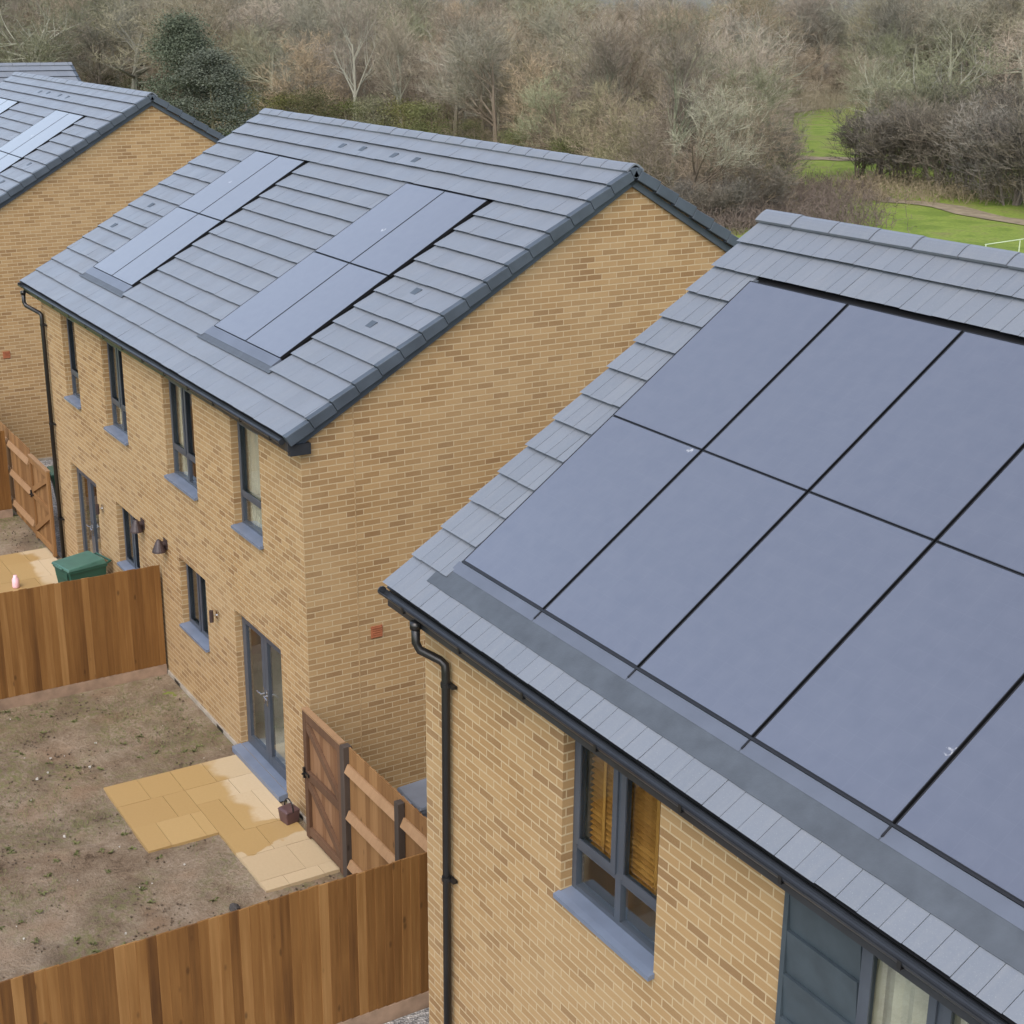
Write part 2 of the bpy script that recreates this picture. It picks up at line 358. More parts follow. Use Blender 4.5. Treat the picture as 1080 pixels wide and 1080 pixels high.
def window(parent, x0, x1, z0, z1, y, depth, transom=.42, mull=True, sill=True, curtain=None, blind=False):
    fr = MB(); t = .055; ya, yb = y+depth, y+depth+.07
    e = .002
    fr.box(x0+e, x0+t, ya, yb, z0, z1); fr.box(x1-t, x1-e, ya, yb, z0, z1)
    fr.box(x0+t+e, x1-t-e, ya+.002, yb-.002, z0+e, z0+t); fr.box(x0+t+e, x1-t-e, ya+.002, yb-.002, z1-t, z1-e)
    xm = (x0+x1)/2; cells = []
    xs = [x0+t, xm-.035, xm+.035, x1-t] if mull else [x0+t, x1-t]
    if mull: fr.box(xm-.034, xm+.034, ya+.001, yb-.001, z0+t+e, z1-t-e)
    for i in range(0, len(xs), 2):
        a, b = xs[i], xs[i+1]
        if transom:
            zt = z0+transom; fr.box(a+e, b-e, ya+.003, yb-.003, zt-.03, zt+.03)
            cells += [(a, b, z0+t, zt-.03, False), (a, b, zt+.03, z1-t, True)]
        else: cells.append((a, b, z0+t, z1-t, True))
    for a, b, c, d, sash in cells:      # sash profile, proud of the frame
        if sash:
            w = .042; q = .004
            fr.box(a-.012, a+w, ya-.014, ya-q/2, c-.012, d+.012); fr.box(b-w, b+.012, ya-.014, ya-q/2, c-.012, d+.012)
            fr.box(a+w+.001, b-w-.001, ya-.013, ya-q/2, c-.012, c+w); fr.box(a+w+.001, b-w-.001, ya-.013, ya-q/2, d-w, d+.012)
    f = fr.build('frame', M['frame'], parent)
    g = MB()
    for a, b, c, d, sash in cells: g.box(a-.01, b+.01, ya+.026, ya+.044, c-.01, d+.01)
    g.build('pane', M['glass'], f if f.parent.parent else parent)
    if sill:
        s = MB(); s.hexa([(x0-.015, y-.055, z0-.04), (x1+.015, y-.055, z0-.04), (x1+.015, y-.001, z0-.034), (x0-.015, y-.001, z0-.034),
                          (x0-.015, y-.055, z0-.004), (x1+.015, y-.055, z0-.004), (x1+.015, y-.001, z0+.008), (x0-.015, y-.001, z0+.008)])
        s.hexa([(x0+.001, y-.0015, z0+.002), (x1-.001, y-.0015, z0+.002), (x1-.001, ya+.02, z0+.002), (x0+.001, ya+.02, z0+.002),
                (x0+.001, y-.0015, z0+.0085), (x1-.001, y-.0015, z0+.0085), (x1-.001, ya+.02, z0+.022), (x0+.001, ya+.02, z0+.022)])
        s.build('sill', M['sill'], parent)
    if curtain:
        a, b, c = curtain; cm = MB(); n = 26; yy = yb+.05
        P = [(x0+(x1-x0)*(a+(b-a)*k/n), yy+.016*math.sin(k*1.9)+.006*math.sin(k*.7)) for k in range(n+1)]
        for (xa, y1), (xb, y2) in zip(P, P[1:]):
            cm.face([(xa, y1, z0+c), (xb, y2, z0+c), (xb, y2, z1), (xa, y1, z1)])
        o = cm.build('curtain', M['curtain'], parent); md = o.modifiers.new('th', 'SOLIDIFY'); md.thickness = .004
    if blind:
        bm = MB(); yy = yb+.075; z = z0+.36
        while z < z1-.05:
            bm.hexa([(x0+.03, yy-.018, z-.008), (x1-.02, yy-.018, z-.008), (x1-.02, yy+.018, z+.004), (x0+.03, yy+.018, z+.004),
                     (x0+.03, yy-.018, z-.004), (x1-.02, yy-.018, z-.004), (x1-.02, yy+.018, z+.008), (x0+.03, yy+.018, z+.008)])
            z += .047
        for xx in (x0+.22, xm-.06, xm+.28): bm.box(xx-.016, xx+.016, yy-.028, yy-.025, z0+.36, z1)
        bm.box(x0+.02, x1-.01, yy-.03, yy+.03, z1-.05, z1+.01)
        bm.build('window_blind', M['blind'], parent)

def patio_door(parent, x0, x1, z0, z1, y, depth):
    t = .06; ya, yb = y+depth, y+depth+.07; e = .002; fr = MB()
    fr.box(x0+e, x0+t, ya, yb, z0, z1); fr.box(x1-t, x1-e, ya, yb, z0, z1); fr.box(x0+t+e, x1-t-e, ya+.001, yb-.001, z1-t, z1-e); fr.box(x0+t+e, x1-t-e, ya+.001, yb-.001, z0, z0+.04)
    f = fr.build('frame', M['frame'], parent)
    xm = (x0+x1)/2
    for a, b, side in ((x0+t, xm, 1), (xm, x1-t, -1)):
        lf = MB(); w = .10; q0, q1 = ya-.012, ya+.05
        lf.box(a+.003, a+w, q0, q1, z0+.045, z1-t-.004); lf.box(b-w, b-.003, q0, q1, z0+.045, z1-t-.004)
        lf.box(a+w+.001, b-w-.001, q0+.001, q1-.001, z0+.045, z0+.17); lf.box(a+w+.001, b-w-.001, q0+.001, q1-.001, z1-t-.11, z1-t-.004)
        l = lf.build('door_leaf', M['frame'], parent)
        g = MB(); g.box(a+w-.01, b-w+.01, ya+.01, ya+.03, z0+.16, z1-t-.10); g.build('pane', M['glass'], l if l.parent.parent else parent)
        h = MB(); hx = b-.05 if side == 1 else a+.05; zz = z0+1.02
        h.box(hx-.018, hx+.018, q0-.012, q0-.001, zz-.12, zz+.12)
        h.tube([(hx, q0-.012, zz+.03), (hx, q0-.055, zz+.03), (hx-side*.05, q0-.06, zz+.03), (hx-side*.13, q0-.06, zz+.025)], .011, 8)
        h.build('handle', M['chrome'], l if l.parent.parent else parent)
    s = MB(); s.hexa([(x0-.03, y-.13, z0-.10), (x1+.03, y-.13, z0-.10), (x1+.03, y-.001, z0-.10), (x0-.03, y-.001, z0-.10),
                      (x0-.03, y-.13, z0-.02), (x1+.03, y-.13, z0-.02), (x1+.03, y-.001, z0-.002), (x0-.03, y-.001, z0-.002)])
    s.hexa([(x0+.001, y-.0015, z0+.002), (x1-.001, y-.0015, z0+.002), (x1-.001, ya+.02, z0+.002), (x0+.001, ya+.02, z0+.002),
            (x0+.001, y-.0015, z0+.006), (x1-.001, y-.0015, z0+.006), (x1-.001, ya+.02, z0+.014), (x0+.001, ya+.02, z0+.014)])
    s.build('threshold', M['sill'], parent, bevel=.006)

class Roof:
    def __init__(s, y0, z0, th, g): s.y0, s.z0, s.th, s.g = y0, z0, th, g; s.c, s.s = math.cos(th), math.sin(th)
    def T(s, x, a, h): return (x, s.y0 + a*s.c - h*s.s, s.z0 + a*s.s + h*s.c)
    def Tb(s, yr):
        def f(x, a, h): p = s.T(x, a, h); return (x, 2*yr-p[1], p[2])
        return f

def tile_slope(parent, rf, T, x0, x1, n, cuts, tw=.165, pairgap=True, name='roof_tiles', last=.25):
    mb = MB(); g = rf.g; half = .33
    for k in range(n+1):
        sa, sb = k*g, min((k+1)*g+.05, (n+last)*g)
        if sb-sa < .05: continue
        segs = [(x0, x1)]
        for cx0, cx1, r0, r1 in cuts:
            if r0 <= k < r1:
                ns = []
                for a, b in segs:
                    if b <= cx0 or a >= cx1: ns.append((a, b)); continue
                    if a < cx0: ns.append((a, cx0))
                    if b > cx1: ns.append((cx1, b))
                segs = ns
        for a, b in segs:
            st = x0 - (k % 2)*half/2; j = math.floor((a-st)/half)
            x = st + j*half
            while x < b - .01:
                xa, xb = max(a, x), min(b, x+half-(.005 if tw < .2 else .0018))
                if xb-xa > .02:
                    dh = U(-.002, .003); ds = U(-.003, .003); tl = U(-.0015, .0015)
                    parts = [(xa, xb)]
                    xm = x+half/2
                    if tw < .2 and xa < xm-.03 and xb > xm+.03: parts = [(xa, xm-.0022), (xm+.0022, xb)]
                    for pa, pb in parts:
                        p = [T(pa, sa+ds+.032, .010+dh), T(pb, sa+ds+.032, .010+dh+tl), T(pb, sb, -.018), T(pa, sb, -.018),
                             T(pa, sa+ds, .039+dh), T(pb, sa+ds, .039+dh+tl), T(pb, sb, .003), T(pa, sb, .003)]
                        mb.hexa(p)
                    if len(parts) == 2:
                        mb.hexa([T(xm-.0022, sa+ds+.028, .010), T(xm+.0022, sa+ds+.028, .010), T(xm+.0022, sb, -.018), T(xm-.0022, sb, -.018),
                                 T(xm-.0022, sa+ds+.002, .026+dh), T(xm+.0022, sa+ds+.002, .026+dh), T(xm+.0022, sb, -.001), T(xm-.0022, sb, -.001)])
                x += half
    o = mb.build(name, M['tile'], parent)
    dk = MB(); 
    dk.box(x0+.01, x1-.01, .0, (n+last)*g, -.07, -.022, T)
    dk.build('roof_underlay', M['black'], parent)
    return o

def solar_panel(parent, rf, x0, x1, s0, s1, h=.045):
    T = rf.T; f = MB(); w = .008
    f.box(x0+.003, x1-.003, s0+.003, s1-.003, h-.04, h-.004, T)
    for a in ((x0, x0+w, s0, s1), (x1-w, x1, s0, s1), (x0+w, x1-w, s0, s0+w), (x0+w, x1-w, s1-w, s1)):
        f.box(a[0]+.0005, a[1]-.0005, a[2]+.0005, a[3]-.0005, h-.006, h+.004, T)
    o = f.build('solar_panel', M['black'], parent)
    g = MB(); i = .0085
    q = [(x0+i, s0+i), (x1-i, s0+i), (x1-i, s1-i), (x0+i, s1-i)]
    g.face([T(a, b, h+.001) for a, b in q], [(a-x0, b-s0) for a, b in q])
    g.hexa([T(a, b, h-.0035) for a, b in q] + [T(a, b, h) for a, b in q])
    g.build('glass', M['panel'], o)
    return o

def ridge(parent, rf, x0, x1, srid, pitch_len):
    mb = MB(); yr = rf.T(0, srid, 0)[1]; zr = rf.T(0, srid, 0)[2]; x = x0; 
    while x < x1-.05:
        b = min(x+pitch_len-.012, x1); lift = U(-.003, .004)
        prof = []
        for k in range(9):
            t = -1+2*k/8; yy = t*.135; zz = .068-.085*abs(t)**1.5*1.0 - .02
            prof.append((yy, zz+lift))
        n = len(prof); i0 = len(mb.v)
        for xx, e in ((x, 0), (b, .004)):
            for yy, zz in prof: mb.v.append((xx, yr+yy, zr+zz+e))
            for yy, zz in reversed(prof): mb.v.append((xx, yr+yy*.88, zr+zz-.022+e))
        m2 = 2*n
        for j in range(m2):
            a = i0+j; c = i0+(j+1) % m2; mb.f.append((a, c, c+m2, a+m2)); mb.uv.append([(0, 0)]*4)
        mb.f.append(tuple(i0+j for j in reversed(range(m2)))); mb.uv.append([(0, 0)]*m2)
        mb.f.append(tuple(i0+m2+j for j in range(m2))); mb.uv.append([(0, 0)]*m2)
        x += pitch_len
    return mb.build('ridge_tiles', M['tile'], parent)

def gutter(parent, x0, x1, y, z, r=.056):
    mb = MB(); n = 10; out = []; inn = []
    for k in range(n+1):
        t = math.pi + math.pi*k/n
        out.append((y+r*math.cos(t), z+r*math.sin(t)*1.05)); inn.append((y+(r-.006)*math.cos(t), z+(r-.006)*math.sin(t)*1.05))
    loop = out + inn[::-1]; m = len(loop); i0 = len(mb.v)
    for xx in (x0, x1):
        for a, b in loop: mb.v.append((xx, a, b))
    for j in range(m):
        a = i0+j; c = i0+(j+1) % m; mb.f.append((a, c, c+m, a+m)); mb.uv.append([(0, 0)]*4)
    for xx in (x0, x1):   # stop ends
        mb.tube([(xx-.006, y, z-.006), (xx+.006, y, z-.006)], r-.001, 14)
    x = x0+.45
    o = mb.build('gutter', M['gutter'], parent)
    while x < x1-.1:
        bk = MB(); bk.box(x-.014, x+.014, y-r-.004, y+r+.02, z-r-.004, z-r+.004); bk.box(x-.014, x+.014, y-r-.005, y-r+.001, z-r, z+.006)
        x += .92
        bk.build('gutter_bracket', M['black'], parent)
    return o

def downpipe(parent, xo, x, yg, yw, z, zneck):
    p = MB(); rr = .036
    p.tube([(xo, yg, z-.03), (xo, yg, z-.09)], .048, 12)
    p.tube([(xo, yg, z-.06), (xo, yg, zneck), (xo+.03, yg+.02, zneck-.06), (x-.05, yw-.02, zneck-.14), (x-.01, yw, zneck-.17), (x, yw, zneck-.23), (x, yw, .03)], rr, 12)
    o = p.build('downpipe', M['black'], parent, smooth=True)
    zz = zneck-.34
    while zz > .2:
        c = MB(); c.tube([(x, yw, zz-.02), (x, yw, zz+.02)], rr+.008, 12); c.box(x+.02, x+.10, yw+.005, yw+.04, zz-.012, zz+.012)
        c.box(x-.03, x+.10, yw+.035, yw+.05, zz-.012, zz+.012)
        zz -= 1.8
        c.build('pipe_clip', M['black'], parent)

def interior(parent, x0, x1, y0, y1, floors, xw):
    mb = MB()
    for z in floors: mb.box(x0, x1, y0, y1, z-.1, z)
    mb.box(x0, x1, y1, y1+.1, floors[0], floors[-1])
    for x in xw: mb.box(x-.05, x+.05, y0+.002, y1-.002, floors[0]+.002, floors[-1]-.102)
    mb.build('interior', M['plaster'], parent)

# ------------------------------------------------------------------ house A (middle), then its look-alikes
TA = 0.53467; G = .3406
rA = Roof(-.20543, 5.14683, TA, G)
NA = 16; XL, XR = -11.73, .045; WL = -11.30
yrA = rA.T(0, 16.25*G, 0)[1]; DEP = 2*yrA
def house_a():
    H = empty('semi_detached_house')
    ztop = lambda y: rA.z0 + (min(y, DEP-y) - rA.y0)*math.tan(TA) - .10
    ops_u = [(-10.06, -9.24, 3.40, 4.86), (-7.78, -6.70, 3.40, 4.86), (-4.87, -3.64, 3.37, 4.86), (-2.24, -1.29, 3.39, 4.86)]
    ops_l = [(-7.64, -6.56, 1.13, 2.18), (-4.62, -3.53, 1.13, 2.18)]
    ops_d = [(-10.25, -8.71, .12, 2.18), (-2.44, -.86, .12, 2.13)]
    D = .10
    w = MB(); wall_rects(w, WL, 0, 0.0, 5.02, ops_u+ops_l+ops_d, 0, D)
    for x, flip in ((0, 1), (WL, -1)):
        ys = [0.0] + [yrA*k/6 for k in range(1, 7)] + [DEP-yrA*k/6 for k in range(5, -1, -1)]
        for a, b in zip(ys, ys[1:]):
            q = [(x, a, 0), (x, b, 0), (x, b, ztop(b)), (x, a, ztop(a))]; uv = [(a+.113, 0), (b+.113, 0), (b+.113, ztop(b)), (a+.113, ztop(a))]
            w.face(q, uv)
    w.face([(0, DEP, 0), (WL, DEP, 0), (WL, DEP, 5), (0, DEP, 5)], [(0, 0), (-WL, 0), (-WL, 5), (0, 5)])
    w.build('wall', M['brick'], H)
    j = MB(); j.box(.0005, .004, .672, .688, .15, ztop(.68)-.02); j.build('movement_joint', M['joint'], H)
    pl = MB(); pl.box(WL-.02, -2.50, -.028, -.002, -.1, .055); pl.box(-.80, .02, -.028, -.002, -.1, .055); pl.box(.002, .03, 0, DEP, -.1, .055)
    pl.build('plinth', M['conc'], H)
    wb = MB()
    for x in (-5.0, -3.2, -.4): wb = MB(); wb.box(x-.11, x+.11, -.034, -.027, .0, .05); wb.build('weep_vent', M['black'], H)
    # windows
    def grp(nm, ops): 
        o = empty(nm); o.parent = H; return o
    cur = [None, (-.3, .30, .03), (-.4, .40, .0), (-.4, .52, .0)]
    for op, c in zip(ops_u, cur):
        window_thing(H, op, 0, D, transom=.42, mull=(op[1]-op[0]) > 1.0, curtain=c)
    for op, c in zip(ops_l, [(.02, .55, .3), (.2, .7, .0)]):
        window_thing(H, op, 0, D, transom=0, mull=True, curtain=c)
    for op in ops_d: door_thing(H, op, 0, D)
    interior(H, WL+.3, -.3, .24, 3.6, [.10, 2.62, 4.95], [-5.65, -8.2, -3.0])
    # roof
    arr = [(-9.80, -8.765, -7.73), (-4.13, -2.975, -1.82)]
    cuts = [(a-.005, c+.085, 2, 13) for a, b, c in arr]
    tile_slope(H, rA, rA.T, XL, XR-.02, NA, cuts, tw=.33)
    tile_slope(H, rA, rA.Tb(yrA), XL, XR-.02, NA, [], tw=.33)
    ridge(H, rA, XL, XR+.05, 16.25*G, .45)
    for a, b, c in arr:
        for s0, s1 in ((2.64*G, 7.86*G), (7.90*G, 12.92*G)):
            solar_panel(H, rA, a, b-.004, s0, s1, .036); solar_panel(H, rA, b+.004, c, s0, s1, .036)
        fl = MB(); fl.box(a-.10, c+.16, 1.86*G, 2.20*G, .024, .030, rA.T); fl.build('lead_flashing', M['lead'], H)
        tr = MB(); tr.box(a-.03, c+.03, 2.16*G, 2.62*G, .006, .033, rA.T); tr.build('panel_tray', M['tray'], H)
        tk = MB(); tk.box(c+.03, c+.084, 2.62*G, 12.95*G, -.02, -.012, rA.T); tk.build('side_channel', M['black'], H)
    for x, s in ((-.96, 5.55), (-.93, 7.62), (-11.15, 5.4), (-10.85, 7.45), (-7.27, 14.5), (-6.55, 14.55), (-5.43, 14.5), (-4.70, 14.45)):
        v = MB(); b = (s-math.floor(s))*G; k = math.floor(s)*G
        h0 = .039-.036*(s-math.floor(s))
        v.box(x-.07, x+.07, k+b-.06, k+b+.06, h0-.012, h0+.010, rA.T); v.build('tile_vent', M['verge'], H)
    # verge units on the near gable and plain barge on both
    for T in (rA.T, rA.Tb(yrA)):
        vb = MB(); vc = MB()
        for k in range(17):
            sa, sb = k*G-.004, min((k+1)*G-.010, 16.22*G)
            if sb > sa+.02:
                vb.hexa([T(XR-.015, sa, -.10), T(XR+.075, sa, -.10), T(XR+.075, sb, -.115), T(XR-.015, sb, -.115), T(XR-.03, sa, .036), T(XR+.075, sa, .036), T(XR+.075, sb, .012), T(XR-.03, sb, .012)])
                vc.hexa([T(XL-.055, sa, -.10), T(XL+.015, sa, -.10), T(XL+.015, sb, -.115), T(XL-.055, sb, -.115), T(XL-.055, sa, .020), T(XL+.02, sa, .020), T(XL+.02, sb, .004), T(XL-.055, sb, .004)])
        vb.build('verge_trim', M['verge'], H, bevel=.006); vc.build('verge_trim', M['verge'], H)
    for T in (rA.T, rA.Tb(yrA)):
        bb = MB(); bb.box(.004, .040, .02, 16.2*G, -.20, -.118, T); bb.build('bargeboard', M['verge'], H)
        bb = MB(); bb.box(XL+.03, XL+.06, .02, 16.2*G, -.27, -.118, T); bb.box(XL+.0599, WL-.003, .02, 16.2*G, -.26, -.235, T); bb.build('bargeboard', M['verge'], H)
    ea = MB(); ea.box(WL-.40, .08, -.185, -.16, 4.985, 5.115); ea.box(WL-.40, .079, -.1605, -.003, 4.99, 5.005); ea.box(.006, .08, -.1605, .10, 4.93, 5.06)
    ea.build('fascia', M['gutter'], H)
    ea = MB(); ea.box(WL-.40, .10, DEP+.18, DEP+.205, 4.93, 5.115); ea.box(WL-.40, .099, DEP+.003, DEP+.1805, 4.935, 4.95)
    ea.build('fascia', M['verge'], H)
    gutter(H, XL-.03, .0, -.225, 5.105, .040)
    downpipe(H, -11.52, -11.08, -.235, -.06, 5.05, 4.82)
    # vents and lights
    av = MB(); av.box(.002, .014, .845, 1.0, 2.43, 2.585)
    for k in range(5): av.box(.014, .020, .855, .99, 2.44+k*.028, 2.452+k*.028)
    av.build('air_brick', M['terra'], H)
    for x, z in ((-6.24, 2.19), (-5.18, 2.19)):
        c = MB(); c.lathe((x, -.11, z), [(.012, .11), (.03, .10), (.055, .05), (.10, -.06), (.105, -.085), (.088, -.085), (.05, .03)], 16)
        c.tube([(x, 0, z+.02), (x, -.09, z+.03)], .045, 12); c.box(x-.08, x+.08, -.014, -.002, z-.05, z+.10)
        c.build('vent_cowl', M['cowl'], H, smooth=False)
    for x, z in ((-8.38, 1.85), (-3.08, 1.82)):
        c = MB(); c.box(x-.035, x+.035, -.025, -.002, z-.06, z+.06); c.tube([(x, -.02, z), (x, -.075, z)], .016, 8)
        l = c.build('wall_light', M['chrome'], H)
        d = MB(); d.tube([(x, -.10, z-.09), (x, -.10, z+.08)], .030, 14); d.build('lamp_body', M['cowl'], l)
        e_ = MB(); e_.box(x-.005, x+.09, -.03, -.004, z+.10, z+.16); 
    return H
def window_thing(H, op, y, D, **kw):
    o = MB(); x0, x1, z0, z1 = op
    # the frame is the window; pane, sill and curtain hang under it
    n0 = set(bpy.data.objects.keys())
    window(H, x0, x1, z0, z1, y, D, **kw)
    new = [bpy.data.objects[k] for k in bpy.data.objects.keys() if k not in n0]
    fr = [k for k in new if k.name.startswith('frame')][0]; fr.name = 'window'
    for k in new:
        if k is not fr: k.parent = fr
def door_thing(H, op, y, D):
    n0 = set(bpy.data.objects.keys())
    patio_door(H, op[0], op[1], op[2], op[3], y, D)
    new = [bpy.data.objects[k] for k in bpy.data.objects.keys() if k not in n0]
    fr = [k for k in new if k.name.startswith('frame')][0]; fr.name = 'patio_door'
    for k in new:
        if k is not fr: k.parent = fr
HA = house_a()
tag(HA, 'buff brick house in the middle, dark grey tiled roof with two strips of solar panels', 'house')
HC = copy_tree(HA); HC.location = (-18.023, -.107, -.015)
tag(HC, 'far left brick house showing only its sunlit gable and part of its roof', 'house')
HC['label'] = 'brick house at the left edge, its gable end half hidden behind the middle house'
HD = copy_tree(HA); HD.location = (-31.64, 7.75, 0); HD.rotation_euler = (0, 0, R(90))
tag(HD, 'farthest house, in the top left corner, with only its grey ridge and panel edge visible', 'house')

# ------------------------------------------------------------------ house B (near, right)
TB = 0.62278; rB = Roof(-1.40147, 5.24537, TB, G); YB = -1.2
BX0, BX1 = 4.953, 17.4; BW0, BW1 = 5.284, 17.1; NB = 14
yrB = rB.T(0, 14.2*G, 0)[1]; DB = 2*(yrB - YB)
def house_b():
    H = empty('brick_house', (5.284, YB, 0)); bpy.context.view_layer.update()
    H2 = empty('x'); 
    n0 = set(bpy.data.objects.keys())
    zt = lambda y: rB.z0 + (min(y-YB, 2*yrB-YB-y - YB + YB) if False else (y if y <= yrB else 2*yrB-y) - rB.y0)*math.tan(TB) - .10
    ops = [(7.391, 8.554, 3.58, 5.055), (10.45, 11.62, 3.58, 5.055), (13.2, 14.3, 3.58, 5.055), (7.391, 8.9, .9, 2.1), (11.0, 12.8, .12, 2.1)]
    w = MB(); D = .10
    wall_rects(w, BW0, BW1, 0, 5.14, ops, YB, D)
    for x in (BW0, BW1):
        ys = [YB+(yrB-YB)*k/6 for k in range(7)] + [yrB+(yrB-YB)*k/6 for k in range(1, 7)]
        for a, b in zip(ys, ys[1:]):
            w.face([(x, a, 0), (x, b, 0), (x, b, zt(b)), (x, a, zt(a))], [(a, 0), (b, 0), (b, zt(b)), (a, zt(a))])
    yb = 2*yrB-YB
    w.face([(BW1, yb, 0), (BW0, yb, 0), (BW0, yb, 5), (BW1, yb, 5)], [(0, 0), (BW1-BW0, 0), (BW1-BW0, 5), (0, 5)])
    w.build('wall', M['brick'], H)
    cl = MB(); z = 2.3
    for a, b in ((9.86, 10.445), (11.625, 12.25)):
        z = 2.3
        while z < 5.0:
            zt_ = min(5.075, z+.296)
            cl.hexa([(a, YB-.024, z), (b, YB-.024, z), (b, YB-.003, z), (a, YB-.003, z), (a, YB-.046, zt_), (b, YB-.046, zt_), (b, YB-.003, zt_), (a, YB-.003, zt_)]); z += .30
        cl.box(a-.04, a-.002, YB-.045, YB-.003, 2.3, 5.075)
    cl.box(9.82, 12.25, YB-.045, YB-.003, 2.2, 2.298)
    cl.build('cladding', M['clad'], H)
    window_thing(H, ops[0], YB, D, transom=.40, mull=True, blind=True)
    window_thing(H, ops[1], YB, -.035, transom=0, mull=True, curtain=(-.1, .95, .0), sill=True)
    window_thing(H, ops[2], YB, D, transom=.40, mull=True, curtain=(.0, .5, .0))
    window_thing(H, ops[3], YB, D, transom=0, mull=True)
    door_thing(H, ops[4], YB, D)
    interior(H, BW0+.3, BW1-.3, YB+.24, YB+3.6, [.10, 2.62, 5.0], [6.6, 9.6, 12.6])
    cols = [5.555, 6.77, 7.968, 9.166, 10.364, 11.562, 12.76]
    XE = cols[-1]
    tile_slope(H, rB, rB.T, BX0, BX1, NB, [(5.555, XE+.09, 1, 12)], tw=.165, last=.15)
    tile_slope(H, rB, rB.Tb(yrB), BX0, BX1, NB, [], tw=.33, last=.15)
    ridge(H, rB, BX0-.02, BX1, 14.2*G, .482)
    for a, b in zip(cols, cols[1:]):
        for s0, s1 in ((1.555*G, 6.72*G), (6.735*G, 11.80*G)): solar_panel(H, rB, a+.010, b-.010, s0, s1, .036)
    bt = MB(); bt.box(5.52, XE+.07, 1.30*G, 12.1*G, -.016, -.008, rB.T); bt.build('panel_backing', M['black'], H)
    sf = MB(); sf.box(5.44, 5.604, 1.40*G, 11.95*G, -.005, .004, rB.T); sf.build('side_flashing', M['lead'], H)
    for a, b in zip(cols, cols[1:]):
        tr = MB(); tr.box(a-.004 if a > 5.7 else 5.52, b-.014, 1.20*G, 1.50*G, .014, .030, rB.T); tr.build('panel_tray', M['tray'], H)
        jt = MB(); jt.box(b-.012, b+.001, 1.27*G, 1.54*G, .026, .038, rB.T); jt.build('tray_joint', M['black'], H)
    rl = MB(); rl.box(5.56, XE+.02, 1.505*G, 1.553*G, .008, .040, rB.T); rl.build('bottom_rail', M['black'], H)
    fl = MB(); n = 60; xs = [5.385+(XE+.1-5.385)*k/n for k in range(n+1)]
    lo = [.66*G + .0018*math.sin(k*1.7) for k in range(n+1)]
    for k in range(n):
        fl.hexa([rB.T(xs[k], lo[k], .021), rB.T(xs[k+1], lo[k+1], .021), rB.T(xs[k+1], 1.26*G, .0135), rB.T(xs[k], 1.26*G, .0135),
                 rB.T(xs[k], lo[k], .026), rB.T(xs[k+1], lo[k+1], .026), rB.T(xs[k+1], 1.26*G, .028), rB.T(xs[k], 1.26*G, .028)])
    fl.build('lead_flashing', M['lead'], H)
    for T in (rB.T, rB.Tb(yrB)):
        vb = MB(); vb.box(BX0+.01, BX0+.035, .01, 14.1*G, -.20, -.023, T); vb.box(BX0+.0345, BW0-.003, .01, 14.1*G, -.20, -.18, T); vb.build('bargeboard', M['verge'], H)
        vb = MB(); vb.box(BX1-.035, BX1-.01, .01, 14.1*G, -.20, -.023, T); vb.box(BW1+.003, BX1-.0345, .01, 14.1*G, -.20, -.18, T); vb.build('bargeboard', M['verge'], H)
    ea = MB(); ea.box(BX0+.04, BX1-.04, YB-.195, YB-.17, 5.075, 5.20); ea.box(BX0+.04, BX1-.04, YB-.1705, YB-.003, 5.08, 5.095); ea.build('fascia', M['gutter'], H)
    ea = MB(); ea.box(BX0+.04, BX1-.04, yb+.17, yb+.195, 4.97, 5.19); ea.box(BX0+.04, BX1-.04, yb+.003, yb+.1705, 4.975, 4.99); ea.build('fascia', M['verge'], H)
    gutter(H, BX0+.01, BX1, YB-.232, 5.212, .040)
    gutter(H, BX0-.02, BX1, yb+.262, 5.185, .060)
    downpipe(H, 5.56, 5.745, YB-.232, YB-.06, 5.17, 4.96)
    for o in list(bpy.data.objects):
        if o.parent is H: o.location = -Vector(H.location)
    bpy.data.objects.remove(H2)
    return H
HB = house_b()
tag(HB, 'nearest brick house on the right, its roof almost covered by large dark solar panels', 'house')

# ------------------------------------------------------------------ ground
def ter(x, y):
    d = math.hypot(x-CAM[0], y-CAM[1]); t = max(0, min(1, (d-150)/160)); return 6.0*t*t*(3-2*t)
gm = MB(); xs = sorted(set([-900, -700, -520] + list(range(-420, 121, 12)) + [200, 400, 700])); ys = sorted(set([-500, -300, -150] + list(range(-60, 421, 12)) + [520, 700, 900]))
idx = {}
for i, x in enumerate(xs):
    for j, y in enumerate(ys): idx[i, j] = len(gm.v); gm.v.append((x, y, ter(x, y)-.03))
for i in range(len(xs)-1):
    for j in range(len(ys)-1): gm.f.append((idx[i, j], idx[i+1, j], idx[i+1, j+1], idx[i, j+1])); gm.uv.append([(0, 0)]*4)
tag(gm.build('ground', M['field'], smooth=True), kind='structure')
def sheet(name, x0, x1, y0, y1, z, mat, step=.12, amp=.02, seed=1):
    mb = MB(); nx = max(2, int((x1-x0)/step)); ny = max(2, int((y1-y0)/step))
    from mathutils import noise
    for i in range(nx+1):
        for j in range(ny+1):
            x = x0+(x1-x0)*i/nx; y = y0+(y1-y0)*j/ny
            h = noise.fractal(Vector((x*1.6, y*1.6, seed)), 1.0, 2.0, 5)*amp + noise.noise(Vector((x*9, y*9, seed+3)))*amp*.5
            ed = min(1, min(x-x0, x1-x, y-y0, y1-y)/.15); mb.v.append((x, y, z+h*max(.0, ed)))
    for i in range(nx):
        for j in range(ny):
            a = i*(ny+1)+j; mb.f.append((a, a+ny+1, a+ny+2, a+1)); mb.uv.append([(0, 0)]*4)
    return tag(mb.build(name, mat, smooth=True), kind='structure')
F1X, F2X, F0X = -5.45, 3.80, -14.3
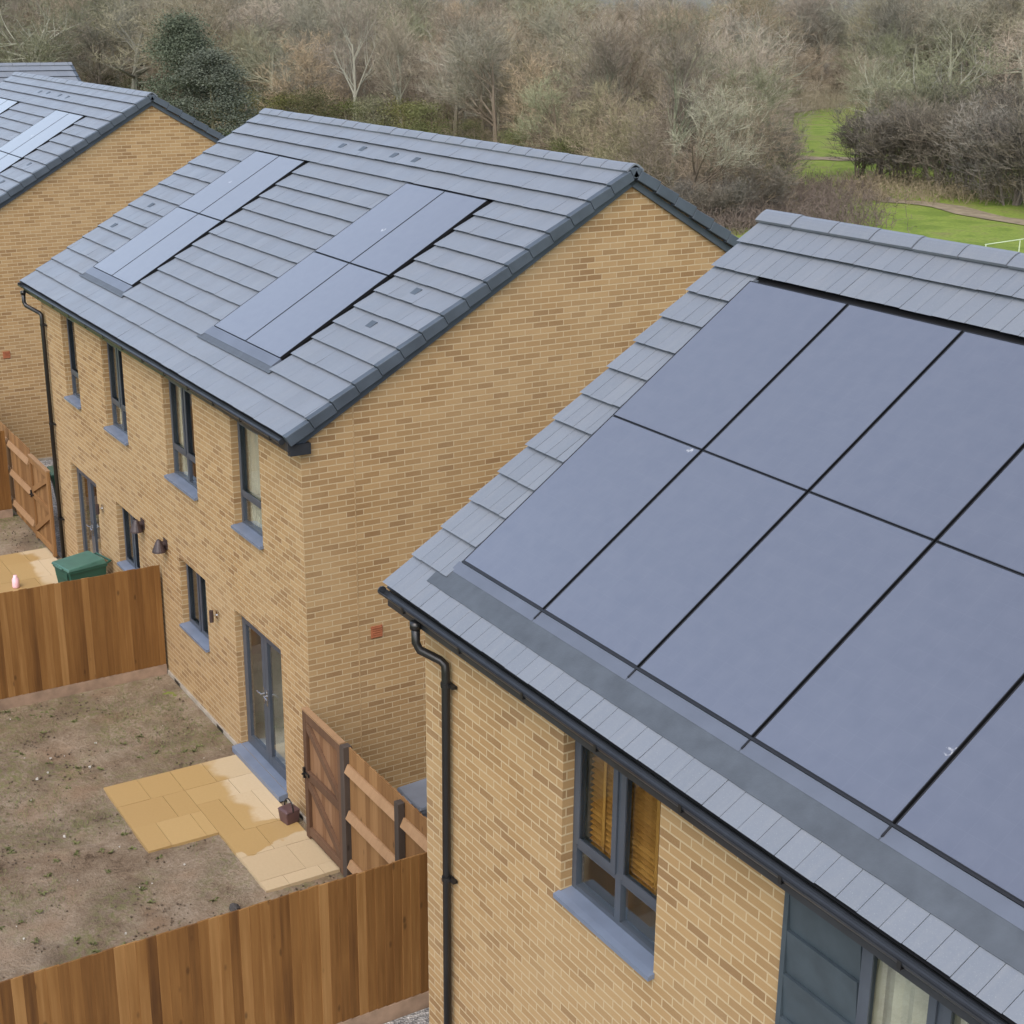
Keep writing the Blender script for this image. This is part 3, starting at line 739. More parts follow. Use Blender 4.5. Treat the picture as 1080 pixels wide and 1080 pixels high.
sheet('garden_soil', F1X, F2X, -9.6, -.03, .0, M['soil'], .07, .034, 1)
sheet('garden_soil', F0X, F1X-.06, -9.6, -.03, .0, M['soil'], .12, .022, 5)
sheet('garden_soil', -24, F0X-.06, -9.6, -.03, .0, M['soil'], .3, .015, 9)
sheet('gravel_strip', F2X+.05, 20, -12, -1.25, -.01, M['gravel'], .2, .008, 3)
sheet('passage_path', 3.84, 5.30, -1.30, -.03, -.014, M['gravel'], .2, .006, 8)
sheet('passage_path', -.02, 5.30, -.02, 12, -.012, M['gravel'], .25, .006, 4)
sheet('passage_path', -18, -11.3, -.02, 12, -.012, M['gravel'], .25, .006, 6)
def patio(rects, slabs, off=(0, 0)):
    mb = MB()
    for x0, x1, y0, y1 in slabs:
        h = U(-.003, .003); b = .006
        x0 += off[0]; x1 += off[0]
        p = [(x0+.0025, y0+.0025, -.03), (x1-.0025, y0+.0025, -.03), (x1-.0025, y1-.0025, -.03), (x0+.0025, y1-.0025, -.03)]
        t = [(x, y, .036+h) for x, y, _ in p]
        mb.hexa(p+t)
    return tag(mb.build('patio', M['slab']), kind='structure')
SL = []
# strip along the wall, then the block in the garden
def rows(x0, x1, y0, y1, seq, alongx=True):
    a = x0; i = 0
    while a < x1-.05:
        w = min(seq[i % len(seq)], x1-a); 
        if x1-(a+w) < .15: w = x1-a
        b = y0; k = i
        while b < y1-.05:
            h = [.45, .6, .3][k % 3]; h = min(h, y1-b)
            if y1-(b+h) < .12: h = y1-b
            SL.append((a, a+w, b, b+h)); b += h; k += 1
        a += w; i += 1
rows(-2.33, 1.04, -1.08, -.13, [.6, .45, .9, .6])
rows(-2.33, -.49, -1.98, -1.08, [.6, .62])
patio(None, SL)
SL2 = list(SL); SL = []
rows(-12.0, -8.6, -1.05, -.13, [.6, .9, .45]); rows(-12.0, -9.9, -1.75, -1.05, [.9, .6])
patio(None, SL)
def on_patio(x, y):
    return any(a-.03 < x < b+.03 and c-.03 < y < d+.03 for a, b, c, d in SL2+SL)
# grass tufts, clods and stones (uncountable)
def scatter(name, n, mat, fn, region, label_kind='stuff'):
    mb = MB()
    for _ in range(n):
        x, y = U(region[0], region[1]), U(region[2], region[3])
        if on_patio(x, y): continue
        fn(mb, x, y)
    return tag(mb.build(name, mat), kind='stuff')
from mathutils import noise as NZ
def blade(mb, x, y):
    if NZ.noise(Vector((x*.7, y*.7, 4.0)))+.25*NZ.noise(Vector((x*3, y*3, 1))) < .08 + U(-.1, .1): return
    for k in range(3):
        a = U(0, 6.28); l = U(.015, .045); w = .004; dx, dy = math.cos(a), math.sin(a); px, py = x+U(-.03, .03), y+U(-.03, .03)
        mb.face([(px-dy*w, py+dx*w, .0), (px+dy*w, py-dx*w, .0), (px+dx*l*.7, py+dy*l*.7, l)])
def weed(mb, x, y):
    if NZ.noise(Vector((x*.8, y*.8, 14.0))) < U(-.1, .3): return
    for k in range(9):
        a = U(0, 6.28); l = U(.03, .075); w = .009; dx, dy = math.cos(a), math.sin(a); h = U(.01, .04)
        mb.face([(x-dy*w*.4, y+dx*w*.4, .004), (x+dy*w*.4, y-dx*w*.4, .004), (x+dx*l*.6+dy*w, y+dy*l*.6-dx*w, h), (x+dx*l, y+dy*l, h*.6), (x+dx*l*.6-dy*w, y+dy*l*.6+dx*w, h)])
def lump(size, clus=False):
    def f(mb, x, y):
        if clus and NZ.noise(Vector((x*1.1, y*1.1, 9.0)))+.4*NZ.noise(Vector((x*4, y*4, 2))) < U(-.1, .35): return
        r = size*U(.4, 1.3); p = []
        for sx, sy, sz in ((-1, -1, -1), (1, -1, -1), (1, 1, -1), (-1, 1, -1), (-1, -1, 1), (1, -1, 1), (1, 1, 1), (-1, 1, 1)):
            p.append((x+sx*r*U(.4, 1), y+sy*r*U(.4, 1), .008+sz*r*U(.3, .8)))
        mb.hexa(p)
    return f
GR = (F1X+.1, F2X-.1, -6.5, -.15)
scatter('garden_grass', 16000, M['grassblade'], blade, GR)
scatter('soil_clods', 6000, M['clod'], lump(.013, True), GR)
scatter('garden_weeds', 380, M['grassblade'], weed, GR)
scatter('pale_stones', 80, M['pale'], lump(.017), GR)
scatter('garden_grass', 3000, M['grassblade'], blade, (F0X+.1, F1X-.2, -4, -.15))
scatter('soil_clods', 1500, M['clod'], lump(.014, True), (F0X+.1, F1X-.2, -4, -.15))

# ------------------------------------------------------------------ fences and gates
def fence_y(name, x, y0, y1, h, label, face=1, mat='fence', railside=-1):
    """close-board fence along y; boards show on the +x side"""
    F = empty(name, (x, y1, 0)); o = lambda X, Y: (X, Y-y1)
    b = MB(); y = y0; i = 0
    while y < y1-.02:
        w = .118; ya, yb = y, min(y+w, y1); t = U(-.006, .006); d = U(0, .003); zl = .17
        tp = h+t
        e1, e2 = .022+d, .008+d
        P = [(0, ya, zl), (e1, ya, zl), (e2, yb, zl), (0, yb, zl)]
        b.hexa([(p[0]+.001*(i % 2), p[1]-y1, p[2]) for p in P] + [(p[0]+.001*(i % 2), p[1]-y1, tp) for p in P]); y += .100+U(-.004, .004); i += 1
    b.build('board_panel', M[mat], F)
    g = MB(); g.box(-.005, .03, y0-y1, 0, -.05, .165); g.build('gravel_board', M['gboard'], F)
    for z in (.4, 1.0, 1.6):
        r = MB(); r.hexa([(-.075, y0-y1, z-.045), (-.002, y0-y1, z-.045), (-.002, 0, z-.045), (-.075, 0, z-.045), (-.03, y0-y1, z+.045), (-.002, y0-y1, z+.045), (-.002, 0, z+.045), (-.03, 0, z+.045)]); r.build('rail', M['rail'], F)
    y = y1-.06
    while y > y0:
        p = MB(); p.box(-.15, -.077, y-y1-.05, y-y1+.05, -.05, h-.16); p.build('post', M['post'], F); y -= 2.4
    tag(F, label, 'fence'); return F
fence_y('garden_fence', F1X, -9.5, -.04, 1.80, 'brown board fence between the two gardens, ending at the brick wall beside the small window')
fence_y('garden_fence', F2X, -9.5, -.20, 1.80, 'long orange-brown board fence across the bottom left, running up to the downpipe corner')
fence_y('garden_fence', F0X, -9.5, -.20, 1.80, 'dark brown fence at the left edge, meeting the far gate fence at a corner')
def fence_x(name, x0, x1, y, h, label, posts, nrails=(.30, .95, 1.55), topdip=0):
    F = empty(name, (x0, y, 0)); L = x1-x0
    b = MB(); x = 0; i = 0
    while x < L-.02:
        xa, xb = x, min(x+.118, L); t = U(-.008, .008); d = U(0, .003)
        P = [(xa, 0, .05), (xb, 0, .05), (xb, .010+d, .05), (xa, .022+d, .05)]
        b.hexa([(p[0], p[1]+.001*(i % 2), p[2]) for p in P] + [(p[0], p[1]+.001*(i % 2), h+t) for p in P]); x += .1; i += 1
    b.build('board_panel', M['fenceback'], F)
    ends = [q-x0 for q in posts]
    for a, c in zip([0]+[e+.052 for e in ends if 0 < e < L], [e-.052 for e in ends if 0 < e < L]+[L]):
        for z in nrails:
            r = MB(); r.hexa([(a, -.070, z-.05), (c, -.070, z-.05), (c, -.003, z-.05), (a, -.003, z-.05), (a, -.025, z+.045), (c, -.025, z+.045), (c, -.003, z+.045), (a, -.003, z+.045)]); r.build('rail', M['rail'], F)
    for e in ends:
        p = MB(); p.box(e-.05, e+.05, -.085, -.002 if 0 < e < L else .05, -.05, h-.03); p.build('post', M['post'], F, bevel=.006)
    tag(F, label, 'fence'); return F
fence_x('rail_fence', 1.38, 3.78, -.13, 1.80, 'short fence with pale rails on show, between the wooden gate and the near downpipe', [2.72])
fence_x('rail_fence', -14.28, -12.72, -.12, 1.80, 'far rail-side fence below the left house gable, beside the braced gate', [])
fence_x('rail_fence', -18.0, -14.36, -.12, 1.80, 'fence running off the left edge beyond the corner of the dark brown fence', [-16.2])
def gate(x0, x1, y, h, label, flip=False, mat='gate', xbrace=False):
    Gt = empty('garden_gate', (x0, y, 0)); L = x1-x0
    b = MB(); x = .005
    while x < L-.02:
        b.box(x, min(x+.094, L-.004), .0, .018, .06, h-.012+U(-.004, .002)); x += .098
    b.build('board_panel', M['gateboard' if mat == 'gate' else mat], Gt)
    f = MB(); t = .095
    f.box(0, t, -.045, -.001, .05, h-.02); f.box(L-t, L, -.045, -.001, .05, h-.02)
    for z in (.10, .88, h-.14): f.box(t+.001, L-t-.001, -.044, -.001, z, z+.11)
    tc = MB(); tc.box(0, L, -.05, .025, h-.019, h+.006); tc.build('top_rail', M['rail'], Gt)
    f.build('frame', M[mat], Gt, bevel=.004)
    def brace(z0, z1, up):
        a, c = (t+.01, L-t-.01); bz0, bz1 = (z0, z1) if up else (z1, z0); br = MB(); dz = .11
        br.hexa([(a, -.043, bz0), (c, -.043, bz1), (c, -.002, bz1), (a, -.002, bz0), (a, -.043, bz0+dz), (c, -.043, bz1+dz), (c, -.002, bz1+dz), (a, -.002, bz0+dz)]); br.build('brace', M[mat], Gt)
    brace(.215, .765, flip); brace(.995, h-.255, flip)
    l = MB(); l.box(.01, .16, -.066, -.046, .93, .965); l.tube([(.05, -.07, .945), (.05, -.10, .945)], .012, 8); l.box(.02, .05, -.075, -.046, .88, 1.02)
    l.build('latch', M['black'], Gt)
    tag(Gt, label, 'gate'); return Gt
gate(.16, 1.24, -.13, 1.80, 'brown braced wooden gate standing at the corner of the middle house, next to the patio')
def post(x, y, h, label):
    p = MB(); p.box(-.055, .055, -.06, .05, -.1, h-.01); p.box(-.05, .05, -.055, .045, h-.01, h)
    o = p.build('gate_post', M['post']); o.location = (x, y, 0); tag(o, label, 'post'); return o
post(1.31, -.13, 1.80, 'dark square gate post between the brown gate and the short rail fence')
gate(-12.66, -11.36, -.12, 1.72, 'far wooden gate with diagonal braces beside the black downpipe, below the left house', True, 'fenceback')

# ------------------------------------------------------------------ bins and small things
def bin_(loc, rz, label, lidmat, bodymat):
    B = empty('wheelie_bin', loc, rz)
    b = MB(); b.hexa([(-.23, -.25, .06), (.23, -.25, .06), (.23, .22, .06), (-.23, .22, .06), (-.28, -.36, .95), (.28, -.36, .95), (.28, .30, .95), (-.28, .30, .95)])
    b.box(-.292, .292, -.372, .312, .93, .975)
    b.box(-.20, .20, -.375, -.368, .80, .93)
    b.build('body', bodymat, B, bevel=.015)
    l = MB(); l.hexa([(-.30, -.40, .976), (.30, -.40, .976), (.30, .30, .976), (-.30, .30, .976), (-.285, -.385, 1.02), (.285, -.385, 1.02), (.27, .27, 1.065), (-.27, .27, 1.065)])
    l.box(-.12, .12, -.43, -.398, .985, 1.01); l.box(-.25, .25, -.06, -.03, 1.03, 1.055) if False else None
    l.build('lid', lidmat, B, bevel=.014)
    h = MB(); h.tube([(-.24, .30, .96), (-.24, .40, .985), (.24, .40, .985), (.24, .30, .96)], .018, 8); h.build('handle', bodymat, B)
    for s in (-1, 1):
        w = MB(); w.tube([(s*.27-.025, .27, .10), (s*.27+.025, .27, .10)], .10, 16); w.build('wheel', M['black'], B)
    tag(B, label, 'bin'); return B
bin_((-8.22, -.48, .036), R(12), 'green wheelie bin standing on the far patio by the glazed door', M['greenlid'], M['green'])
bin_((-13.7, .85, 0), R(-8), 'green wheelie bin peeping over the fence at the far gate', M['greenlid'], M['green'])
bin_((1.50, .95, 0), R(0), 'grey wheelie bin in the passage behind the short rail fence', M['greylid'], M['greylid'])
c = empty('food_caddy', (-.30, -.21, .036), R(10)); c.scale = (.85, .85, .85)
b = MB(); b.hexa([(-.10, -.10, 0), (.10, -.10, 0), (.10, .10, 0), (-.10, .10, 0), (-.12, -.12, .20), (.12, -.12, .20), (.12, .12, .20), (-.12, .12, .20)]); b.build('body', M['caddy'], c, bevel=.012)
b = MB(); b.hexa([(-.128, -.128, .201), (.128, -.128, .201), (.128, .128, .201), (-.128, .128, .201), (-.10, -.10, .235), (.10, -.10, .235), (.10, .10, .235), (-.10, .10, .235)]); b.build('lid', M['caddy'], c, bevel=.01)
b = MB(); b.tube([(-.115, 0, .19)]+[(-.115*math.cos(t), .0, .22+.15*math.sin(t)) for t in [math.pi*k/10 for k in range(11)]]+[(.115, 0, .19)], .011, 8); b.build('handle', M['black'], c)
tag(c, 'small purple-brown caddy with a loop handle on the patio beside the glazed door', 'caddy')
def rock(name, loc, r, mat, label, cat, sq=(1, .6, .5)):
    mb = MB(); n = 10
    for i in range(n+1):
        for j in range(12):
            t = math.pi*i/n; p = 2*math.pi*j/12; q = 1+.25*NZ.noise(Vector((3*math.cos(p)*math.sin(t), 3*math.sin(p)*math.sin(t), 3*math.cos(t))))
            mb.v.append((r*q*sq[0]*math.sin(t)*math.cos(p), r*q*sq[1]*math.sin(t)*math.sin(p), r*q*sq[2]*math.cos(t)+r*sq[2]*.8))
    for i in range(n):
        for j in range(12):
            a = i*12+j; b_ = i*12+(j+1) % 12; mb.f.append((a, b_, b_+12, a+12)); mb.uv.append([(0, 0)]*4)
    o = mb.build(name, mat); o.location = loc; tag(o, label, cat)
rock('stone', (1.21, -1.53, .0), .10, M['stone'], 'dark lump of stone on the soil beside the patio corner, at the fence top edge', 'stone')
pk = MB(); pk.lathe((0, 0, 0), [(.0, 0), (.055, .0), (.065, .02), (.06, .16), (.035, .20), (.032, .23), (.0, .23)], 14)
o = pk.build('plastic_bottle', M['pink'], smooth=True); o.location = (-10.2, -1.15, .036); o.rotation_euler = (R(0), 0, 0); tag(o, 'small pale pink container left standing on the far patio', 'container')

# white rail beyond the near ridge
pa_, pb_ = ground_at(1039, 258, 1.0), ground_at(1080, 252, 1.0)
wr = empty('white_barrier', (pa_[0], pa_[1], 0), 0)
d = Vector((pb_[0]-pa_[0], pb_[1]-pa_[1], 0)); dl = d.length; d = d/dl
rl = MB(); rl.tube([d*0+Vector((0, 0, 1.0)), d*(dl*6)+Vector((0, 0, 1.0))], .02, 8); rl.build('rail', M['white'], wr)
for k in (.02, .9, 1.9, 2.9, 3.9, 4.9):
    p = MB(); p.tube([d*(k*dl)+Vector((0, 0, -.1)), d*(k*dl)+Vector((0, 0, .975))], .025, 8); p.build('post', M['white'], wr)
tag(wr, 'thin white rail on posts out on the grass beyond the near roof ridge', 'barrier')

# paths in the field
def path(pix, w):
    P = [ground_at(*q) for q in pix]; mb = MB()
    L = []
    for k, p in enumerate(P):
        a, b = P[max(0, k-1)], P[min(len(P)-1, k+1)]; t = (b-a)[:2]; t = t/np.linalg.norm(t); n = np.array([-t[1], t[0]])
        ww = w*U(.8, 1.2); L.append((p[:2]+n*ww, p[:2]-n*ww))
    for (a, b), (c_, d_) in zip(L, L[1:]):
        mb.face([(*a, .006), (*b, .006), (*d_, .006), (*c_, .006)])
    tag(mb.build('field_path', M['dirt']), kind='structure')
path([(790, 166), (815, 167), (835, 167), (850, 166.5), (868, 167), (885, 167.5), (900, 168), (930, 170)], 1.3)
path([(900, 190), (912, 200), (925, 209), (943, 212), (960, 213), (980, 215), (1000, 218), (1025, 225), (1050, 230), (1090, 236), (1150, 246)], .9)

# ------------------------------------------------------------------ trees
def ribbon(mb, p, d, l, w):
    a = Vector((U(-1, 1), U(-1, 1), U(-1, 1))); s = d.cross(a)
    if s.length < 1e-3: return
    s = s.normalized()*w*.5; q = p + d*l*.5 + Vector((U(-1, 1), U(-1, 1), U(-.3, 1)))*l*.06; e = p + d*l
    i = len(mb.v); mb.v += [tuple(p-s), tuple(p+s), tuple(q+s*.7), tuple(q-s*.7), tuple(e)]
    mb.f += [(i, i+1, i+2, i+3), (i+3, i+2, i+4)]; mb.uv += [[(0, 0)]*4, [(0, 0)]*3]
def rdir(d, ang):
    a = Vector((U(-1, 1), U(-1, 1), U(-1, 1))); a = (a - d*a.dot(d)).normalized()
    return (d*math.cos(ang) + a*math.sin(ang)).normalized()
def grow(tr, tw, p, d, l, r, lev, P):
    n = 4 if lev == 0 else 3; pts = [p]; rad = [r]; q = p.copy(); dd = d.copy()
    for k in range(n):
        dd = (dd + Vector((U(-1, 1), U(-1, 1), U(-1, 1)))*P['wob'] + Vector((0, 0, P['up'] if lev else .1))).normalized()
        q = q + dd*l/n; pts.append(q.copy()); rad.append(r*(1-.72*(k+1)/n))
    if lev <= 2: tr.tube(pts, rad, 6 if lev == 0 else (5 if lev == 1 else 4), False)
    else: 
        for a, b in zip(pts, pts[1:]): ribbon(tw, a, (b-a).normalized(), (b-a).length*1.05, r*2)
    if lev >= 4: return
    nc = P['nc'][lev]
    for c in range(nc):
        t = U(P['t0'] if lev == 0 else .2, 1.0); k = min(n-1, int(t*n)); f = t*n-k; b = pts[k].lerp(pts[k+1], f)
        loc = (pts[k+1]-pts[k]).normalized()
        nd = rdir(loc, R(U(*P['ang'])))
        if nd.z < P['minz']: nd.z = abs(nd.z)*.3; nd.normalize()
        ll = l*U(*P['len'][lev])*(1.15-.5*t if lev == 0 else 1)
        rr = max(P['rmin'], rad[k]*.5)
        if lev == 3:
            ribbon(tw, b, rdir(nd, R(U(0, 30))), ll*U(.7, 1.3), P['tw'])
        else: grow(tr, tw, b, nd, ll, rr, lev+1, P)
def tree_proto(name, H, P, bark, twig, seed, stems=1):
    random.seed(seed); T = empty(name); tr = MB(); tw = MB()
    for sidx in range(stems):
        a = U(0, 6.28); lean = 0.06 if stems == 1 else U(.15, .5)
        base = Vector((math.cos(a), math.sin(a), 0))*(0 if stems == 1 else U(.05, .5)); d = Vector((math.cos(a)*lean, math.sin(a)*lean, 1)).normalized()
        grow(tr, tw, base+Vector((0, 0, -.2)), d, H*U(.62, .72), P['r0']*(1 if stems == 1 else U(.6, 1)), 0, P)
    o1 = tr.build('trunk', M[bark], T); o2 = tw.build('crown', M[twig], T)
    return T
PT = dict(wob=.10, up=.10, nc=[11, 6, 6, 7], t0=.28, ang=(32, 62), minz=-.15, len=[(.42, .72), (.45, .75), (.45, .75), (.5, .8)], rmin=.012, r0=.20, tw=.022)
PO = dict(PT, ang=(45, 80), up=.06, nc=[12, 7, 6, 6], len=[(.55, .85), (.45, .7), (.45, .7), (.5, .8)], wob=.18, r0=.30)
PS = dict(PT, ang=(25, 60), nc=[9, 6, 6, 6], t0=.08, len=[(.4, .7), (.45, .7), (.45, .7), (.5, .8)], r0=.08, tw=.020, wob=.14, up=.05)
protos = {
 'ash': [tree_proto('bare_tree', 10.5, PT, 'bark_grey', 'twig_grey', 11), tree_proto('bare_tree', 10, PT, 'bark_brown', 'twig_grey', 12), tree_proto('bare_tree', 11, dict(PT, ang=(25, 50)), 'bark_grey', 'twig_brown', 13)],
 'brown': [tree_proto('thicket_tree', 8.5, dict(PS, nc=[8, 6, 5, 6]), 'bark_brown', 'twig_brown', 21, 3), tree_proto('thicket_tree', 8, dict(PS, nc=[8, 6, 5, 6]), 'bark_brown', 'twig_brown', 22, 3)],
 'oak': [tree_proto('spreading_tree', 10, PO, 'bark_grey', 'twig_grey', 31), tree_proto('spreading_tree', 10, PO, 'bark_grey', 'twig_brown', 32)],
 'bush': [tree_proto('bare_shrub', 4.5, dict(PS, nc=[7, 6, 5, 5]), 'bark_brown', 'twig_dark', 41, 5), tree_proto('bare_shrub', 4.5, dict(PS, nc=[7, 6, 5, 5]), 'bark_brown', 'twig_dark', 42, 5)],
}
def leafy_proto(name, H, W, n, mat, bark, seed, conic=False, leaf=.16):
    random.seed(seed); T = empty(name); tr = MB(); lf = MB()
    tr.tube([(0, 0, -.2), (.05, 0, H*.5), (0, .05, H*.93)], [.14, .09, .02], 6, False)
    clumps = []
    for _ in range(90 if conic else 34):
        z = U(.06, 1); rr = (W*(1-z)**.8+.25 if conic else W*math.sqrt(max(.05, 1-(2*z-.9)**2*.8)))*U(.5, 1); a = U(0, 6.28)
        c_ = Vector((rr*math.cos(a), rr*math.sin(a), z*H*.95)); clumps.append(c_); tr.tube([(0, 0, max(.1, c_.z-.6)), tuple(c_)], [.03, .012], 4, False)
    for _ in range(n):
        c_ = random.choice(clumps); s = .55 if conic else .6
        p = c_ + Vector((random.gauss(0, s), random.gauss(0, s), random.gauss(0, s*.6)))
        if p.z < .05: continue
        d = Vector((U(-1, 1), U(-1, 1), U(-.6, .8))).normalized(); e = d.cross(Vector((U(-1, 1), U(-1, 1), U(-1, 1)))).normalized(); l = leaf*U(.5, 1.2)
        lf.face([tuple(p-e*l*.3), tuple(p+d*l*.5-e*l*.3), tuple(p+d*l), tuple(p+d*l*.5+e*l*.3)])
    tr.build('trunk', M[bark], T); lf.build('crown', M[mat], T); return T
protos['conifer'] = [leafy_proto('evergreen_tree', 10, 3.6, 42000, 'leaf_dark', 'bark_brown', 51, True, .15)]
protos['ivy'] = [leafy_proto('leafy_shrub', 4.2, 2.0, 9000, 'leaf_olive', 'bark_brown', 61, False, .13), leafy_proto('leafy_shrub', 3.4, 2.2, 9000, 'leaf_olive', 'bark_brown', 62, False, .13)]
LAB = {
 'ash': ('tall bare tree among the winter woodland behind the houses', 'tree', 'tall bare trees of the woodland'),
 'brown': ('many-stemmed reddish-brown thicket tree in the woodland behind the roofs', 'tree', 'brown thicket trees of the woodland'),
 'oak': ('spreading bare tree with crooked pale limbs in the woodland', 'tree', 'spreading bare trees of the woodland'),
 'bush': ('dark bare shrub in the hedge line beyond the grass', 'shrub', 'bare shrubs at the field edge'),
 'ivy': ('olive-green leafy shrub low in front of the woodland', 'shrub', 'leafy shrubs under the woodland'),
 'conifer': ('dark green evergreen tree rising behind the left house gable', 'tree', None)}
used = {}
def place(kind, x, y, sc=1, label=None, which=None, sx=None, group=True):
    k = used.get(kind, 0); used[kind] = k+1
    lst = protos[kind]; i = (k if which is None else which) % len(lst); pr = lst[i]
    if not pr.get('taken'): o = pr; pr['taken'] = 1
    else: o = copy_tree(pr)
    o.location = (x, y, ter(x, y)-.05); o.rotation_euler = (0, 0, U(0, 6.28)); o.scale = (sx or sc*U(.9, 1.15), sx or sc*U(.9, 1.15), sc)
    lab, cat, grp = LAB[kind]
    for kk in ('label', 'category', 'group'):
        if kk in o: del o[kk]
    o['label'] = label or lab; o['category'] = cat
    if grp and not label: o['group'] = grp
    elif label and 'far end' in label: o['group'] = ('low thicket trees' if 'low' in label else 'tall trees')+' at the far end of the clearing'
    return o
random.seed(99)
def front(px):   # lowest picture row at which the wood may begin, by direction
    pts = [(-400, 118), (120, 120), (250, 132), (300, 142), (480, 152), (600, 190), (690, 232), (800, 236), (835, 150), (845, 112), (905, 112), (1000, 118), (1500, 122)]
    for (a, b), (c_, d_) in zip(pts, pts[1:]):
        if a <= px <= c_: return b+(d_-b)*(px-a)/(c_-a)
    return 110
pts = []
tries = 0
while len(pts) < 540 and tries < 60000:
    tries += 1
    ang = yaw + R(U(-27, 26)); dist = 70 + 150*(rnd()**1.05)
    x, y = CAM[0]-math.sin(ang)*dist, CAM[1]+math.cos(ang)*dist
    px, py, w = project((x, y, 0))
    if py > front(px)-2: continue
    if 790 < px < 925 and py > 96: continue
    mind = 2.2 + dist*.012
    if any((x-a)**2+(y-b)**2 < mind*mind for a, b, _ in pts): continue
    pts.append((x, y, dist))
for x, y, dist in pts:
    px, py, w = project((x, y, 0)); far = dist > 150
    q = rnd()
    if 330 < px < 830 and py > 60: kind = 'brown' if q < .72 else ('ash' if q < .97 else 'oak')
    else: kind = 'ash' if q < .5 else ('oak' if q < .78 else 'brown')
    place(kind, x, y, U(.72, 1.05)*(1.25 if far else (.8 if dist < 105 else 1)))
def at(kind, px, py, sc, **kw):
    g = ground_at(px, py); return place(kind, g[0], g[1], sc, **kw)
at('conifer', 196, 150, .95, sx=1.2); at('conifer', 226, 154, .70, sx=1.15, label='smaller dark evergreen beside the taller one, above the middle roof ridge end')
for px, py, s in ((285, 138, .8), (310, 142, .9), (335, 146, .9), (365, 146, .8), (395, 152, .85), (425, 153, .9), (455, 158, .8), (260, 134, .8), (140, 118, .8), (110, 113, .9), (500, 165, .6), (540, 172, .6), (640, 205, .6), (60, 112, .8), (600, 190, .6), (700, 60, 1.1), (760, 66, 1.0), (870, 68, 1.0), (450, 110, .9), (390, 118, .9), (520, 120, .9), (570, 140, .9), (640, 150, .9), (700, 170, .8), (720, 120, 1.0), (780, 150, .8), (760, 200, .7), (660, 100, 1.1), (610, 80, 1.2), (480, 80, 1.2), (350, 90, 1.1), (240, 95, 1.1), (90, 90, 1.1), (690, 215, .6), (800, 215, .6)):
    at('ivy', px, py, s)
for px, py, s in ((800, 232, .7), (770, 236, .55), (745, 238, .5), (815, 210, .8), (825, 190, .8), (805, 190, .9), (905, 186, .75), (925, 190, .85), (945, 192, .9), (965, 196, .9), (990, 200, .9), (1015, 205, .95), (1040, 210, .95), (1065, 216, 1.0), (1090, 220, 1.0), (1125, 226, 1.0), (930, 172, .9), (960, 176, 1), (1000, 180, 1.05), (1040, 188, 1.1), (1080, 195, 1.1), (1120, 200, 1.1), (720, 232, .5)):
    at('bush', px, py, s*1.3 if px > 880 else s)
at('oak', 1005, 172, 1.0, which=0, label='big spreading tree with pale crooked limbs rising behind the dark shrubs on the right'); at('oak', 1075, 170, 1.05, label='spreading bare tree cut by the right edge, behind the dark shrubs'); at('oak', 940, 150, .85, label='bare tree left of the big spreading tree, above the dark shrubs')
for px, py, s in ((800, 105, 1), (818, 112, 1.1), (830, 104, 1.2), (845, 110, 1.0), (860, 106, 1.15), (875, 110, 1.1), (890, 106, 1.1), (905, 112, 1.1), (922, 116, 1.1), (940, 118, 1)): at('brown', px, py, s*.62, label='low thicket tree closing the far end of the grass clearing')
for px, py, s in ((812, 100, .9), (838, 97, .95), (866, 98, .9), (893, 99, .95), (918, 102, .9)): at('ash', px, py, s, label='tall bare tree standing behind the far end of the grass clearing')
at('ash', 915, 128, .8); at('ash', 1130, 165, 1)
# bramble tangle and undergrowth (uncountable)
def tangle(name, npix, mat, n, hmax, spread=1.0):
    mb = MB()
    for _ in range(n):
        px, py = npix(); g = ground_at(px, py); p = Vector((g[0]+random.gauss(0, spread), g[1]+random.gauss(0, spread), ter(g[0], g[1])-.02)); d = rdir(Vector((0, 0, 1)), R(U(5, 55))); h = hmax*U(.3, 1)
        q = p + d*h; mid = p+d*h*.5
        ribbon(mb, p, d, h, .03)
        for _k in range(5): ribbon(mb, p+d*h*U(.2, 1), rdir(d, R(U(20, 80))), h*U(.2, .5), .022)
    return tag(mb.build(name, M[mat]), kind='stuff')
tangle('bramble_thicket', lambda: (U(700, 905), U(196, 246)), 'bramble', 5200, 1.3)
tangle('bramble_thicket', lambda: (U(895, 1160), U(190, 214)+ .08*0), 'bramble', 2600, 1.0, .6)
def wood_floor():
    while 1:
        px = U(-150, 1250); py = U(52, 235)
        if py < front(px)+2 and not (800 < px < 915 and py > 105): return px, py
tangle('bramble_thicket', lambda: (U(790, 915), U(105, 121)), 'twig_brown', 1500, 2.2, 1.2)
tangle('woodland_undergrowth', wood_floor, 'twig_brown', 14000, 2.0, 1.5)
# leaf-litter floor of the wood
lf = MB(); random.seed(5)
for _ in range(1):
    P = [(-300, 116), (120, 121), (300, 143), (480, 155), (600, 192), (690, 236), (800, 240), (832, 176), (838, 120), (900, 113), (1000, 118), (1400, 124)]
    near = []
    for (a, b), (c_, d_) in zip(P, P[1:]):
        for k in range(4): near.append(ground_at(a+(c_-a)*k/4, b+(d_-b)*k/4))
    near.append(ground_at(*P[-1])); rings = []
    for g in near:
        dv = (g-CAM)[:2]; r0 = np.linalg.norm(dv); dv = dv/r0; row = []
        for k in range(25):
            r1 = r0+(420-r0)*(k/24)**1.3; q = CAM[:2]+dv*r1; row.append((q[0], q[1], ter(q[0], q[1])+(.004 if r1 < 140 else .06)-.0*k))
        rings.append(row)
    for A_, B_ in zip(rings, rings[1:]):
        for k in range(24): lf.face([A_[k], B_[k], B_[k+1], A_[k+1]])
M['litter'] = simple('leaf litter', (.15, .125, .08), .95, .2, 0, .6, .4, .3)
